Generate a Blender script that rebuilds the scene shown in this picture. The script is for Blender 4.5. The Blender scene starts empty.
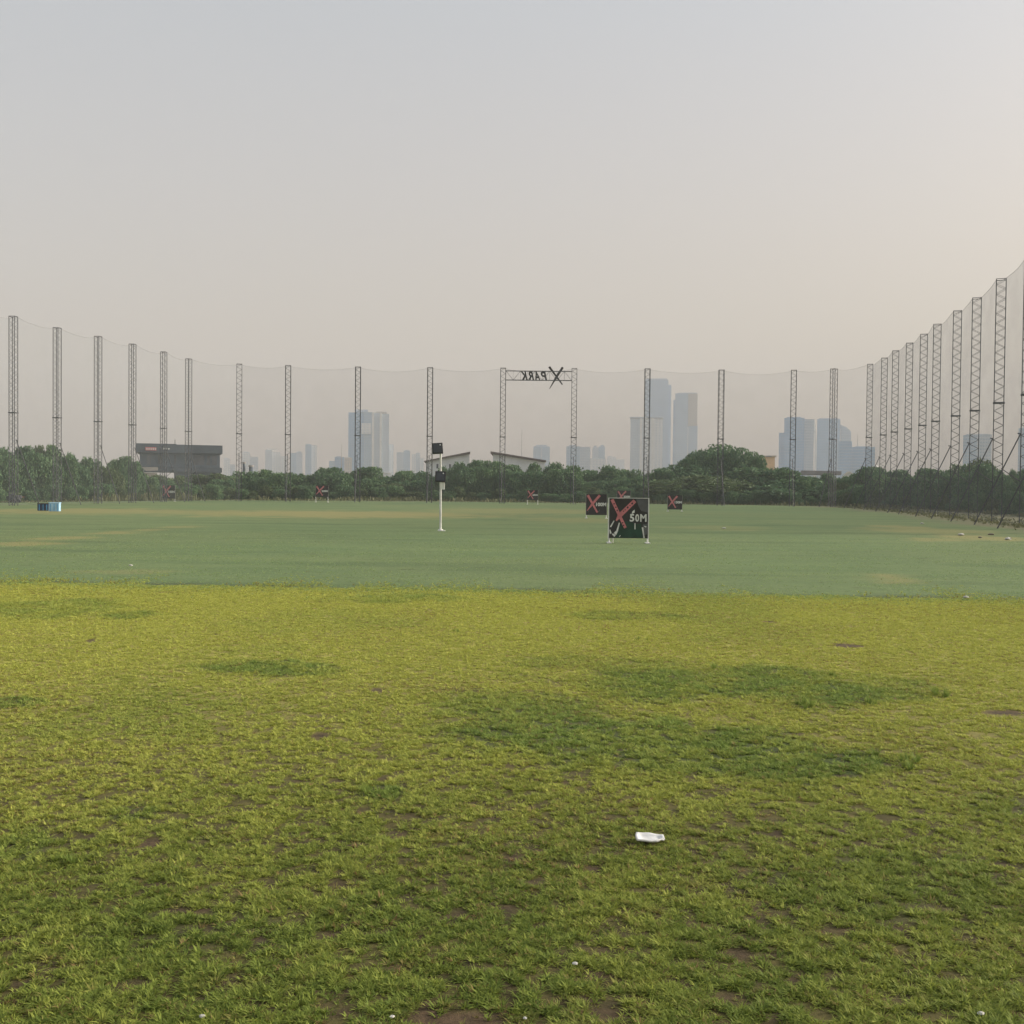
import bpy, bmesh, math, random
import numpy as np
from mathutils import Vector, Matrix

S = bpy.context.scene
C = S.collection
random.seed(7)
R = math.radians

# ------------------------------------------------------------------ camera
F_PX, CAM_H = 1100.0, 2.6
PITCH = -math.atan(26.0 / F_PX)
ROLL = R(0.56)
fw = Vector((0, math.cos(PITCH), math.sin(PITCH)))
r0 = Vector((1, 0, 0)); u0 = r0.cross(fw)
rt = r0 * math.cos(ROLL) + u0 * math.sin(ROLL)
up = u0 * math.cos(ROLL) - r0 * math.sin(ROLL)
CAM = Vector((0, 0, CAM_H))
cd = bpy.data.cameras.new('camera'); cam = bpy.data.objects.new('camera', cd); C.objects.link(cam)
m3 = Matrix((rt, up, -fw)).transposed()
cam.matrix_world = Matrix.Translation(CAM) @ m3.to_4x4()
cd.sensor_width = 36; cd.lens = 36 * F_PX / 1024; cd.clip_start = 0.1; cd.clip_end = 20000
S.camera = cam

def ray(px, py):
    return fw + rt * ((px - 512) / F_PX) - up * ((py - 512) / F_PX)
def at(px, py, Y):
    d = ray(px, py); return CAM + d * (Y / d.y)
def ground(px, py, z=0.0):
    d = ray(px, py); return CAM + d * ((z - CAM_H) / d.z)
def proj(p):
    v = Vector(p) - CAM; z = v.dot(fw)
    return (512 + F_PX * v.dot(rt) / z, 512 - F_PX * v.dot(up) / z)

# ------------------------------------------------------------------ numpy noise
def _hash(ix, iy, seed):
    h = (ix.astype(np.int64) * 374761393 + iy.astype(np.int64) * 668265263 + seed * 974634621) & 0xFFFFFFFF
    h = ((h ^ (h >> 13)) * 1274126177) & 0xFFFFFFFF
    return ((h ^ (h >> 16)) & 0xFFFF) / 65535.0
def vnoise(x, y, seed=0):
    ix = np.floor(x); iy = np.floor(y); fx = x - ix; fy = y - iy
    fx = fx * fx * (3 - 2 * fx); fy = fy * fy * (3 - 2 * fy)
    a = _hash(ix, iy, seed); b = _hash(ix + 1, iy, seed); c = _hash(ix, iy + 1, seed); d = _hash(ix + 1, iy + 1, seed)
    return (a * (1 - fx) + b * fx) * (1 - fy) + (c * (1 - fx) + d * fx) * fy
def fbm(x, y, seed=0, oct=4):
    s = 0; a = 1; t = 0
    for o in range(oct):
        s = s + a * vnoise(x * 2 ** o + 17 * o, y * 2 ** o + 5 * o, seed + o); t += a; a *= .55
    return s / t
def sstep(a, b, x):
    t = np.clip((x - a) / (b - a), 0, 1); return t * t * (3 - 2 * t)

# ------------------------------------------------------------------ materials
def mat(name):
    m = bpy.data.materials.new(name); m.use_nodes = True
    nt = m.node_tree; p = nt.nodes['Principled BSDF']; p.inputs['Specular IOR Level'].default_value = .3
    return m, nt, p
def N(nt, t, **kw):
    n = nt.nodes.new(t)
    for k, v in kw.items(): setattr(n, k, v)
    return n
def L(nt, a, b): nt.links.new(a, b)
def math_node(nt, op, a, b=None):
    n = N(nt, 'ShaderNodeMath', operation=op)
    for i, v in enumerate((a, b)):
        if v is None: continue
        if isinstance(v, (int, float)): n.inputs[i].default_value = v
        else: L(nt, v, n.inputs[i])
    return n.outputs[0]
def mixc(nt, f, a, b):
    n = N(nt, 'ShaderNodeMix', data_type='RGBA')
    for i, v in ((0, f), (6, a), (7, b)):
        if isinstance(v, (int, float)): n.inputs[i].default_value = v
        elif isinstance(v, tuple): n.inputs[i].default_value = (*v, 1)
        else: L(nt, v, n.inputs[i])
    return n.outputs[2]
def noise(nt, scale, detail=4, vec=None, rough=.55):
    n = N(nt, 'ShaderNodeTexNoise'); n.inputs['Scale'].default_value = scale
    n.inputs['Detail'].default_value = detail; n.inputs['Roughness'].default_value = rough
    if vec is not None: L(nt, vec, n.inputs['Vector'])
    return n.outputs['Fac']
def ramp(nt, f, a, b):
    n = N(nt, 'ShaderNodeMapRange', clamp=True); L(nt, f, n.inputs[0])
    n.inputs[1].default_value = a; n.inputs[2].default_value = b
    return n.outputs[0]
def wpos(nt, scale=(1, 1, 1)):
    g = N(nt, 'ShaderNodeNewGeometry'); mp = N(nt, 'ShaderNodeMapping'); mp.inputs['Scale'].default_value = scale
    L(nt, g.outputs['Position'], mp.inputs['Vector']); return mp.outputs[0]
def attr(nt, name, kind='GEOMETRY'):
    a = N(nt, 'ShaderNodeAttribute', attribute_name=name, attribute_type=kind); return a.outputs['Fac']
def worn(name, col, rough=.6, var=.25, scale=1.5, metal=0):
    """plain colour with faint stains of its own"""
    m, nt, p = mat(name)
    f = ramp(nt, noise(nt, scale, 5, wpos(nt)), .35, .7)
    L(nt, mixc(nt, f, tuple(c * (1 - var) for c in col), tuple(min(1, c * (1 + var * .6)) for c in col)), p.inputs['Base Color'])
    p.inputs['Roughness'].default_value = rough; p.inputs['Metallic'].default_value = metal
    return m

M = {}
M['steel'] = worn('tower_steel', (.075, .077, .088), .6, .3, .8)
M['rope'] = worn('rope', (.16, .16, .16), .9)
M['white'] = worn('white_paint', (.72, .72, .68), .5, .2, 3)
M['panel'] = worn('sign_black', (.026, .025, .027), .35, .3, 2)
M['red'] = worn('sign_red', (.60, .20, .215), .45, .2, 3)
M['lettering'] = worn('sign_white', (.72, .72, .70), .45, .15, 4)
M['sign_green'] = worn('sign_green', (.012, .052, .034), .45, .35, 2.5)
M['sign_grey'] = worn('sign_grey', (.10, .10, .11), .45, .2, 3)
M['black'] = worn('black_plastic', (.014, .014, .016), .4, .3, 4)
M['lens'] = worn('lamp_glass', (.05, .055, .065), .2, .2, 4)
M['crate_blue'] = worn('pale_blue_plastic', (.12, .40, .72), .5, .25, 2)
M['crate_pale'] = worn('pale_plastic', (.40, .64, .82), .5, .2, 2)
M['crate_dark'] = worn('dark_plastic', (.035, .032, .035), .5, .3, 2)
M['crate_navy'] = worn('navy_plastic', (.03, .06, .12), .5, .3, 2)
M['tarp'] = worn('dark_tarpaulin', (.06, .06, .075), .7, .4, 2)
M['terracotta'] = worn('terracotta', (.32, .17, .11), .8, .3, 2)
M['foam'] = worn('white_foam', (.70, .70, .69), .6, .06, 20)
M['litter'] = worn('pale_litter', (.50, .49, .45), .7, .2, 8)
M['stone'] = worn('stone', (.17, .15, .12), .85, .4, 6)
M['bark'] = worn('bark', (.075, .058, .042), .9, .4, 2)

def net_mat(name, alpha, col):
    m, nt, p = mat(name)
    tr = N(nt, 'ShaderNodeBsdfTransparent'); mx = N(nt, 'ShaderNodeMixShader')
    f = ramp(nt, noise(nt, .35, 3, wpos(nt)), .2, .8)
    a = math_node(nt, 'ADD', math_node(nt, 'MULTIPLY', f, alpha * .5), alpha * .75)
    p.inputs['Base Color'].default_value = (*col, 1); p.inputs['Roughness'].default_value = .9
    L(nt, a, mx.inputs[0]); L(nt, tr.outputs[0], mx.inputs[1]); L(nt, p.outputs[0], mx.inputs[2])
    L(nt, mx.outputs[0], nt.nodes['Material Output'].inputs[0]); return m
M['net'] = net_mat('fine_net', .09, (.14, .165, .175))
M['net_side'] = net_mat('dense_net', .24, (.20, .22, .23))

M['net_left'] = net_mat('left_net', .09, (.17, .195, .20))

def foliage_mat(name, a, b, c):
    m, nt, p = mat(name)
    t = attr(nt, 'tint'); oi = N(nt, 'ShaderNodeObjectInfo')
    col = mixc(nt, t, a, b)
    col = mixc(nt, math_node(nt, 'MULTIPLY', oi.outputs['Random'], .55), col, c)
    L(nt, col, p.inputs['Base Color']); p.inputs['Roughness'].default_value = .6
    tl = N(nt, 'ShaderNodeBsdfTranslucent'); L(nt, col, tl.inputs[0])
    mx = N(nt, 'ShaderNodeMixShader'); mx.inputs[0].default_value = .22
    L(nt, p.outputs[0], mx.inputs[1]); L(nt, tl.outputs[0], mx.inputs[2])
    L(nt, mx.outputs[0], nt.nodes['Material Output'].inputs[0]); return m
M['leaf'] = foliage_mat('leaf_dark', (.052, .115, .060), (.175, .285, .115), (.09, .175, .09))
M['leaf_pale'] = foliage_mat('leaf_pale', (.065, .105, .045), (.15, .20, .08), (.10, .16, .065))
M['leaf_dry'] = foliage_mat('leaf_dry', (.11, .12, .055), (.21, .19, .10), (.13, .16, .065))

def facade(name, wall, glass, fl=3.6, bay=3.0, rough=.35, band=.55, vert=.3):
    """rows of windows: storey bands crossed by mullions"""
    m, nt, p = mat(name)
    g = N(nt, 'ShaderNodeTexCoord'); sp = N(nt, 'ShaderNodeSeparateXYZ'); L(nt, g.outputs['Object'], sp.inputs[0])
    z = math_node(nt, 'FRACT', math_node(nt, 'DIVIDE', sp.outputs[2], fl))
    xy = math_node(nt, 'ADD', sp.outputs[0], sp.outputs[1])
    x = math_node(nt, 'FRACT', math_node(nt, 'DIVIDE', xy, bay))
    f = math_node(nt, 'MULTIPLY', math_node(nt, 'LESS_THAN', z, band), math_node(nt, 'GREATER_THAN', x, vert))
    big = ramp(nt, noise(nt, .05, 2, g.outputs['Object']), .3, .7)
    gl = mixc(nt, big, glass, tuple(c * 1.35 for c in glass))
    L(nt, mixc(nt, f, wall, gl), p.inputs['Base Color'])
    p.inputs['Roughness'].default_value = rough
    return m
M['f_blue'] = facade('blue_glass_facade', (.34, .48, .62), (.18, .34, .50))
M['f_deep'] = facade('deep_blue_facade', (.26, .44, .64), (.13, .32, .54), band=.7, vert=.15)
M['f_grey'] = facade('grey_facade', (.50, .58, .66), (.30, .40, .50))
M['f_pale'] = facade('pale_facade', (.76, .77, .78), (.48, .54, .60), bay=4.5, vert=.45)
M['f_beige'] = facade('beige_facade', (.52, .46, .38), (.30, .30, .30), vert=.5)
M['f_strip'] = worn('pale_cladding', (.82, .81, .78), .5, .1, .1)
M['dark_clad'] = worn('dark_grey_cladding', (.10, .13, .165), .6, .2, .25)
M['dark_band'] = worn('dark_fascia', (.082, .105, .132), .6, .2, .25)
M['dark_glass'] = worn('dim_window', (.12, .13, .15), .25, .3, .4)
M['shed_wall'] = worn('shed_cladding', (.74, .77, .79), .6, .12, .3)
M['shed_roof'] = worn('shed_roof', (.13, .10, .095), .7, .2, .4)
M['grey_roof'] = worn('grey_sheet_roof', (.22, .22, .23), .6, .2, .4)
M['orange_wall'] = worn('orange_wall', (.82, .58, .37), .7, .12, .3)
M['concrete'] = worn('concrete', (.33, .31, .29), .8, .2, .4)

# ------------------------------------------------------------------ mesh builder
class MB:
    def __init__(s): s.v = []; s.f = []
    def box(s, x0, x1, y0, y1, z0, z1):
        b = len(s.v)
        s.v += [(x0,y0,z0),(x1,y0,z0),(x1,y1,z0),(x0,y1,z0),(x0,y0,z1),(x1,y0,z1),(x1,y1,z1),(x0,y1,z1)]
        s.f += [tuple(b+i for i in q) for q in ((0,3,2,1),(4,5,6,7),(0,1,5,4),(1,2,6,5),(2,3,7,6),(3,0,4,7))]
        return s
    def prism(s, pts, y0, y1):
        """pts in the xz plane, extruded along y"""
        n = len(pts); b = len(s.v)
        area = sum(pts[i][0]*pts[(i+1)%n][1]-pts[(i+1)%n][0]*pts[i][1] for i in range(n))
        if area < 0: pts = pts[::-1]
        s.v += [(p[0], y0, p[1]) for p in pts] + [(p[0], y1, p[1]) for p in pts]
        s.f.append(tuple(range(b, b+n))); s.f.append(tuple(range(b+2*n-1, b+n-1, -1)))
        for i in range(n):
            j = (i+1) % n; s.f.append((b+j, b+i, b+n+i, b+n+j))
        return s
    def tube(s, a, c, r0, r1=None, n=6):
        r1 = r0 if r1 is None else r1
        a = Vector(a); c = Vector(c); d = (c - a).normalized()
        e = d.orthogonal().normalized(); g = d.cross(e); b = len(s.v)
        for p, r in ((a, r0), (c, r1)):
            for i in range(n):
                t = 2*math.pi*i/n; s.v.append(tuple(p + (e*math.cos(t) + g*math.sin(t))*r))
        for i in range(n):
            j = (i+1) % n; s.f.append((b+i, b+j, b+n+j, b+n+i))
        s.f.append(tuple(range(b+n-1, b-1, -1))); s.f.append(tuple(range(b+n, b+2*n)))
        return s
    def mesh(s, name, m):
        me = bpy.data.meshes.new(name); me.from_pydata(s.v, [], s.f); me.materials.append(m); me.update(); return me
    def build(s, name, m, parent=None, bevel=0):
        return link(name, s.mesh(name, m), parent, bevel)
def link(name, me, parent=None, bevel=0):
    o = bpy.data.objects.new(name, me); C.objects.link(o)
    if parent is not None: o.parent = parent
    if bevel:
        b = o.modifiers.new('bevel', 'BEVEL'); b.width = bevel; b.segments = 2
    return o
def tag(o, label=None, cat=None, group=None, kind=None):
    for k, v in (('label', label), ('category', cat), ('group', group), ('kind', kind)):
        if v: o[k] = v
    return o
def face(t):
    """turn a building towards the range"""
    a = math.atan2(t.location.x, t.location.y); t.rotation_euler = (0, 0, -a); t.scale = (math.cos(a), 1, 1)
def thing(name, loc=(0,0,0), rz=0, **kw):
    o = bpy.data.objects.new(name, None); C.objects.link(o); o.location = loc; o.rotation_euler = (0,0,rz)
    return tag(o, **kw)
def set_attr(me, name, arr, dom='POINT'):
    a = me.attributes.new(name, 'FLOAT', dom); a.data.foreach_set('value', np.ascontiguousarray(arr, dtype=np.float32))
ORD = ('zeroth first second third fourth fifth sixth seventh eighth ninth tenth eleventh twelfth thirteenth fourteenth fifteenth '
       'sixteenth seventeenth eighteenth nineteenth twentieth twenty-first twenty-second twenty-third twenty-fourth twenty-fifth twenty-sixth twenty-seventh twenty-eighth').split()
def ordn(i): return ORD[i]

# ------------------------------------------------------------------ ground sheets
def gridmesh(name, X, Y, Z, m):
    h, w = X.shape
    v = np.stack([X, Y, Z], -1).reshape(-1, 3)
    i = np.arange(h*w).reshape(h, w)
    f = np.stack([i[:-1,:-1], i[:-1,1:], i[1:,1:], i[1:,:-1]], -1).reshape(-1, 4)
    me = bpy.data.meshes.new(name); me.from_pydata(v.tolist(), [], f.tolist()); me.materials.append(m)
    me.polygons.foreach_set('use_smooth', np.ones(len(f), bool)); me.update(); return me

m, nt, p = mat('far_ground')
f = ramp(nt, noise(nt, .03, 5, wpos(nt)), .35, .65)
L(nt, mixc(nt, f, (.09, .11, .05), (.15, .135, .08)), p.inputs['Base Color']); p.inputs['Roughness'].default_value = .95
gb = MB(); gb.box(-3000, 3000, -300, 3200, -.5, -.06)
tag(gb.build('ground', m), kind='structure')

# boundary between the near grass and the mown range
gl, gr = ground(0, 583.5), ground(1023, 601.5)
def edge(x): return gl.y + (x - gl.x) * (gr.y - gl.y) / (gr.x - gl.x)

def patch(x, y, spots, seed, z=0.0):
    """ellipses given where they lie in the photograph, turned into patches on the ground"""
    out = np.zeros_like(x)
    wx = (fbm(x*1.1, y*.8, seed, 4) - .5); wy = (fbm(x*1.1+40, y*.8+9, seed+9, 4) - .5)
    for (px, py, rx, ry, a) in spots:
        c = ground(px, py, z); hw = rx * c.y / F_PX; n_, f_ = ground(px, py+ry, z), ground(px, py-ry, z); hd = (f_.y - n_.y)/2
        d = np.sqrt(((x - c.x + wx*hw*.9)/hw)**2 + ((y - c.y + wy*hd*1.5)/hd)**2)
        out = np.maximum(out, a * (1 - sstep(.55, 1.12, d)))
    return out
GREEN = [(740,683,215,19,.8),(800,690,150,13,.95),(600,662,120,9,.45),(580,738,150,40,.8),(700,752,150,32,.9),(820,762,95,16,1),
         (520,706,100,18,.6),(280,668,85,9,.85),(380,790,24,11,1),(18,848,36,18,.8),(130,812,30,8,.6),(40,608,90,12,.55),
         (400,598,75,5,.6),(625,615,75,5,.5),(130,614,40,4,.7),(1010,806,50,14,.5),(10,702,42,6,.9),(330,905,70,20,.25),
         (880,880,160,30,.35),(160,930,150,30,.3)]
SOIL = [(320,734,12,4,1),(228,786,12,4,.9),(148,845,14,8,1),(182,912,16,7,1),(342,884,10,7,1),(380,690,10,3,.9),(540,742,9,4,.7),(465,690,20,3,.6),
        (40,784,8,4,.8),(90,641,6,4,.9),(850,646,22,2.5,1),(1002,712,30,4,1),(770,622,10,2,.9),(990,622,12,2,.5),(250,580.8,9,1,1),
        (165,592,14,1,.6),(455,1022,75,16,1),(610,1018,55,12,.8),(520,1024,110,10,.6),(738,950,22,10,.8),(640,910,28,8,.5),(880,840,26,6,.6),(930,850,20,6,.7),
        (700,885,40,7,.5),(945,905,25,7,.5),(60,965,40,10,.6),(230,985,50,10,.5),(540,880,12,6,.7),(595,800,9,5,.7),(478,803,14,4,.7),(405,815,9,4,.6),(440,835,9,4,.7),
        (780,812,14,3,.5),(570,1000,30,8,.5),(980,940,30,8,.5),(820,930,30,8,.4),(575,775,10,4,.4)]
def lawn_fields(x, y):
    green = patch(x, y, GREEN, 3, .05)
    soil = patch(x, y, SOIL, 23, .04)*.95
    near = 1 - sstep(6, 15, np.hypot(x, y))
    cl = fbm(x*12, y*9.5, 61, 3)
    cut = .745 - .105*near
    soil = np.maximum(soil, sstep(cut, cut+.07, cl)*.9)
    return green, soil
def lawn_z(x, y):
    return .012 + .03*fbm(x*.55, y*.55, 5, 3) + .020*fbm(x*3.2, y*3.2, 8, 3)

xs = np.arange(-20, 20.01, .1)
vs = np.linspace(0, 1, 330)
X, V = np.meshgrid(xs, vs)
EB = edge(X) + (fbm(X*.9, X*0, 77, 4) - .5)*1.1
Y = 1.0 + (EB - 1.0) * V
Z = lawn_z(X, Y) * np.clip((1 - V)*40, 0, 1) * 1.0 - .012*(V > .9999)
g_, s_ = lawn_fields(X, Y)
m, nt, p = mat('lawn_soil')
n1 = ramp(nt, noise(nt, 3.0, 6, wpos(nt), .7), .35, .65)
thatch = mixc(nt, n1, (.055, .045, .018), (.12, .105, .03))
thatch = mixc(nt, attr(nt, 'worn'), mixc(nt, n1, (.26, .235, .065), (.36, .325, .09)), thatch)
thatch = mixc(nt, attr(nt, 'green'), thatch, (.06, .08, .025))
n2 = ramp(nt, noise(nt, 14, 5, wpos(nt), .7), .3, .7)
dirt = mixc(nt, n2, (.030, .021, .012), (.125, .082, .046))
L(nt, mixc(nt, attr(nt, 'soil'), thatch, dirt), p.inputs['Base Color']); p.inputs['Roughness'].default_value = 1
bp = N(nt, 'ShaderNodeBump'); bp.inputs['Strength'].default_value = .7; bp.inputs['Distance'].default_value = .02
L(nt, noise(nt, 25, 6, wpos(nt), .7), bp.inputs['Height']); L(nt, bp.outputs[0], p.inputs['Normal'])
me = gridmesh('lawn', X, Y, Z, m)
set_attr(me, 'green', g_.ravel()); set_attr(me, 'soil', s_.ravel()); set_attr(me, 'worn', (1 - sstep(8, 17, np.hypot(X, Y))).ravel())
tag(link('lawn', me), kind='structure')

# mown range beyond the edge
xs = np.arange(-86, 80.1, .7); ys = np.concatenate([np.arange(20, 40, .35), np.arange(40, 196.1, .7)])
X, Y = np.meshgrid(xs, ys)
POLES = [(-53.9,109.0),(-52.9,116.7),(-51.7,125),(-49.7,132),(-48,139),(-46.6,147),(-45.6,154.9),(-40,161),(-33,162.4),(-22.7,163.4),(-12,163.2),(-1.2,163),
         (9.3,162.6),(20,162),(31,162.7),(41.5,162),(46.7,159.6),(49.9,153.4),(49.4,146),(48.2,138.3),(47.3,131),(46.2,123.5),(44.8,116),(43.4,107.3),
         (42.2,100),(40.4,91),(38.75,83),(37.0,75),(35.2,67)]
POLES = [(x_ - (.05 if i_ > 25 else .3 if i_ > 8 else .15 if i_ == 8 else 0), y_) for i_, (x_, y_) in enumerate(POLES)]
rightwall = np.array([(p[1], p[0]) for p in POLES[16:]][::-1])
wx = np.interp(Y, rightwall[:,0], rightwall[:,1])
dirt = sstep(-5.5, -1, X - wx + (fbm(X*.25, Y*.12, 4, 4)-.5)*7) * sstep(172, 160, Y)
dirt = np.maximum(dirt, sstep(170, 184, Y + (fbm(X*.15, Y*.3, 41, 3)-.5)*16))
yel = patch(X, Y, [(20,544,40,3,.9),(60,538.5,32,2.5,.9),(112,533,26,2,.8),(150,530,20,1.5,.7),(180,527,20,1.2,.6),(330,514,200,4,.95),(90,511,130,3.5,.85),(520,511,120,3,.6),(890,577,26,5,.7),(905,583,16,3,.7),(120,572,60,3,.5),(720,528,60,3,.35),(930,531,75,3.5,.6),(985,538,50,3.5,.8),(940,540,40,2,.7),(900,527,30,2,.7),(580,520,70,3,.5)], 51)
dk = sstep(.56, .72, fbm(X*.10, Y*.55, 91, 4))
line = sstep(1.4, .2, Y - edge(X) + (fbm(X*.8, Y*0, 19, 4)-.5)*1.6)  # range turf darkens in a ragged line along the lawn edge
m, nt, p = mat('range_turf'); p.inputs['Specular IOR Level'].default_value = .1
w1 = ramp(nt, noise(nt, .16, 5, wpos(nt, (.7, 2.2, 1)), .6), .36, .66)
w2 = ramp(nt, noise(nt, 2.2, 5, wpos(nt, (.8, 1.6, 1)), .7), .3, .7)
w3 = ramp(nt, noise(nt, .05, 3, wpos(nt)), .35, .65)
c = mixc(nt, w1, (.105, .182, .078), (.18, .255, .105))
c = mixc(nt, math_node(nt, 'MULTIPLY', w3, .5), c, (.21, .22, .095))
c = mixc(nt, math_node(nt, 'MULTIPLY', w2, .75), c, (.085, .125, .055))
w4 = ramp(nt, noise(nt, 9, 4, wpos(nt, (.7, 1.2, 1)), .75), .35, .7)
c = mixc(nt, math_node(nt, 'MULTIPLY', w4, .6), c, (.20, .25, .12))
w5 = ramp(nt, noise(nt, .9, 3, wpos(nt, (.8, 1, 1)), .6), .64, .72)
c = mixc(nt, math_node(nt, 'MULTIPLY', w5, .5), c, (.075, .085, .04))   # divots and thin spots
c = mixc(nt, math_node(nt, 'MULTIPLY', attr(nt, 'dark'), .42), c, (.08, .125, .06))
c = mixc(nt, math_node(nt, 'MULTIPLY', attr(nt, 'yellow'), .7), c, (.30, .26, .11))
c = mixc(nt, math_node(nt, 'MULTIPLY', attr(nt, 'edge_dark'), .75), c, (.07, .085, .045))
c = mixc(nt, math_node(nt, 'MULTIPLY', attr(nt, 'dirt'), .75), c, (.19, .165, .11))
L(nt, c, p.inputs['Base Color']); p.inputs['Roughness'].default_value = .95
bp = N(nt, 'ShaderNodeBump'); bp.inputs['Strength'].default_value = .5; bp.inputs['Distance'].default_value = .05
L(nt, noise(nt, 9, 4, wpos(nt)), bp.inputs['Height']); L(nt, bp.outputs[0], p.inputs['Normal'])
Z = np.zeros_like(X)
me = gridmesh('turf', X, Y, Z, m)
for k, v in (('dark', dk), ('yellow', yel), ('dirt', dirt), ('edge_dark', line)): set_attr(me, k, v.ravel())
tag(link('turf', me), kind='structure')

# ------------------------------------------------------------------ grass (instanced tufts)
def tuft(seed, nb, ln, wd, lean):
    rng = random.Random(seed); v = []; f = []
    for b in range(nb):
        a = rng.uniform(0, 2*math.pi); l = ln*rng.uniform(.55, 1.15); w = wd*rng.uniform(.7, 1.2); le = lean*rng.uniform(.5, 1.3)
        d = Vector((math.cos(a), math.sin(a), 0)); sd = Vector((-d.y, d.x, 0)); o = d*rng.uniform(0, .018) + sd*rng.uniform(-.012, .012)
        i0 = len(v); segs = 3
        for s in range(segs+1):
            t = s/segs; out = le*l*(t**1.3); hz = l*(t - .45*le*t*t)
            ww = w*(1 - t**2*.85)*.5*(.7 + .6*min(1, t*3) if t < .34 else 1)
            p_ = o + d*out + Vector((0,0,max(hz, -.004)))
            tw = sd*ww
            v += [tuple(p_ - tw), tuple(p_ + tw)]
        for s in range(segs):
            q = i0 + 2*s; f.append((q, q+1, q+3, q+2))
    return v, f
m, nt, p = mat('grass_blade')
gA = attr(nt, 'green', 'INSTANCER'); dA = attr(nt, 'dry', 'INSTANCER'); rA = attr(nt, 'rnd', 'INSTANCER')
base = mixc(nt, rA, (.475, .50, .092), (.57, .575, .135))
grn = mixc(nt, rA, (.19, .28, .068), (.31, .40, .09))
c = mixc(nt, gA, base, grn)
c = mixc(nt, attr(nt, 'lush', 'INSTANCER'), c, mixc(nt, rA, (.115, .17, .034), (.255, .315, .06)))
c = mixc(nt, attr(nt, 'turfy', 'INSTANCER'), c, mixc(nt, gA, (.26, .38, .15), (.38, .47, .20)))
c = mixc(nt, dA, c, (.28, .19, .085))
L(nt, c, p.inputs['Base Color']); p.inputs['Roughness'].default_value = .6; p.inputs['Specular IOR Level'].default_value = .12
tl = N(nt, 'ShaderNodeBsdfTranslucent'); L(nt, c, tl.inputs[0])
mx = N(nt, 'ShaderNodeMixShader'); mx.inputs[0].default_value = .3
L(nt, p.outputs[0], mx.inputs[1]); L(nt, tl.outputs[0], mx.inputs[2]); L(nt, mx.outputs[0], nt.nodes['Material Output'].inputs[0])
M['blade'] = m
tcol = bpy.data.collections.new('tuft_kinds')
specs = [(12,.055,.0085,1.0)]*3 + [(11,.045,.010,1.25)]*2 + [(13,.07,.007,.85)] + [(26,.17,.007,.55)]
for i, (nb, ln, wd, le) in enumerate(specs):
    v, f = tuft(100+i, nb, ln, wd, le)
    me = bpy.data.meshes.new('tuft'); me.from_pydata(v, [], f); me.materials.append(M['blade'])
    o = bpy.data.objects.new('tuft_%d' % i, me); tcol.objects.link(o)

rng = np.random.default_rng(5)
n0 = 7_500_000
x = rng.uniform(-20, 20, n0); y = rng.uniform(2.6, 31, n0)
area_d = n0/(40*28.4)
dist = np.hypot(x, y)
keep = (np.abs(x) < .52*y + 5.0) & (y < edge(x) + (fbm(x*.9, x*0, 77, 4)-.5)*1.1)
rho = np.clip(4300*(6/dist)**1.0, 1300, 4700)
keep &= rng.random(n0) < rho/area_d
x, y, dist = x[keep], y[keep], dist[keep]
g_, s_ = lawn_fields(x, y)
clump = fbm(x*10, y*8.5, 33, 3)
pk = np.clip(1.0 - s_*1.05, 0.02, 1) * (.10 + .4*sstep(10, 20, dist) + .90*sstep(.34, .56, clump))
k2 = rng.random(len(x)) < pk
x, y, dist, g_, s_, clump = x[k2], y[k2], dist[k2], g_[k2], s_[k2], clump[k2]
n = len(x)
broad = fbm(x*.25, y*.25, 13, 4)
near = 1 - sstep(5, 13, dist)
lush = np.clip((.72*(1 - sstep(4.5, 12, dist)) + .28*(1 - sstep(9, 24, dist)))*(.78 + .34*sstep(.35, .65, fbm(x*1.6, y*1.3, 71, 4))) + rng.normal(0, .15, n), 0, .98)
seam = edge(x) - y; tf_ = (rng.random(n) < .65*np.exp(-np.maximum(seam, 0)/.7)).astype(float)
green = np.clip(g_*(.6 + .5*sstep(.35, .6, fbm(x*2.2, y*2.2, 44, 4))) + .35*sstep(.5, .75, broad) + rng.normal(0, .13, n), 0, 1)
dry = np.clip((rng.random(n) < .05 + .12*sstep(.5, .72, fbm(x*.5+9, y*.5, 88, 4)))*rng.uniform(.35, 1, n) + .5*s_*(rng.random(n) < .5), 0, 1)
sc = (.65 + .7*rng.random(n)) * (.75 + .5*clump) * np.interp(dist, [5, 9, 15, 29], [.64, .56, .54, .66]) * (1 + .25*g_)
idx = rng.integers(0, 6, n)
rot = np.stack([rng.normal(0, .18, n), rng.normal(0, .18, n), rng.uniform(0, 6.283, n)], -1)
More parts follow.
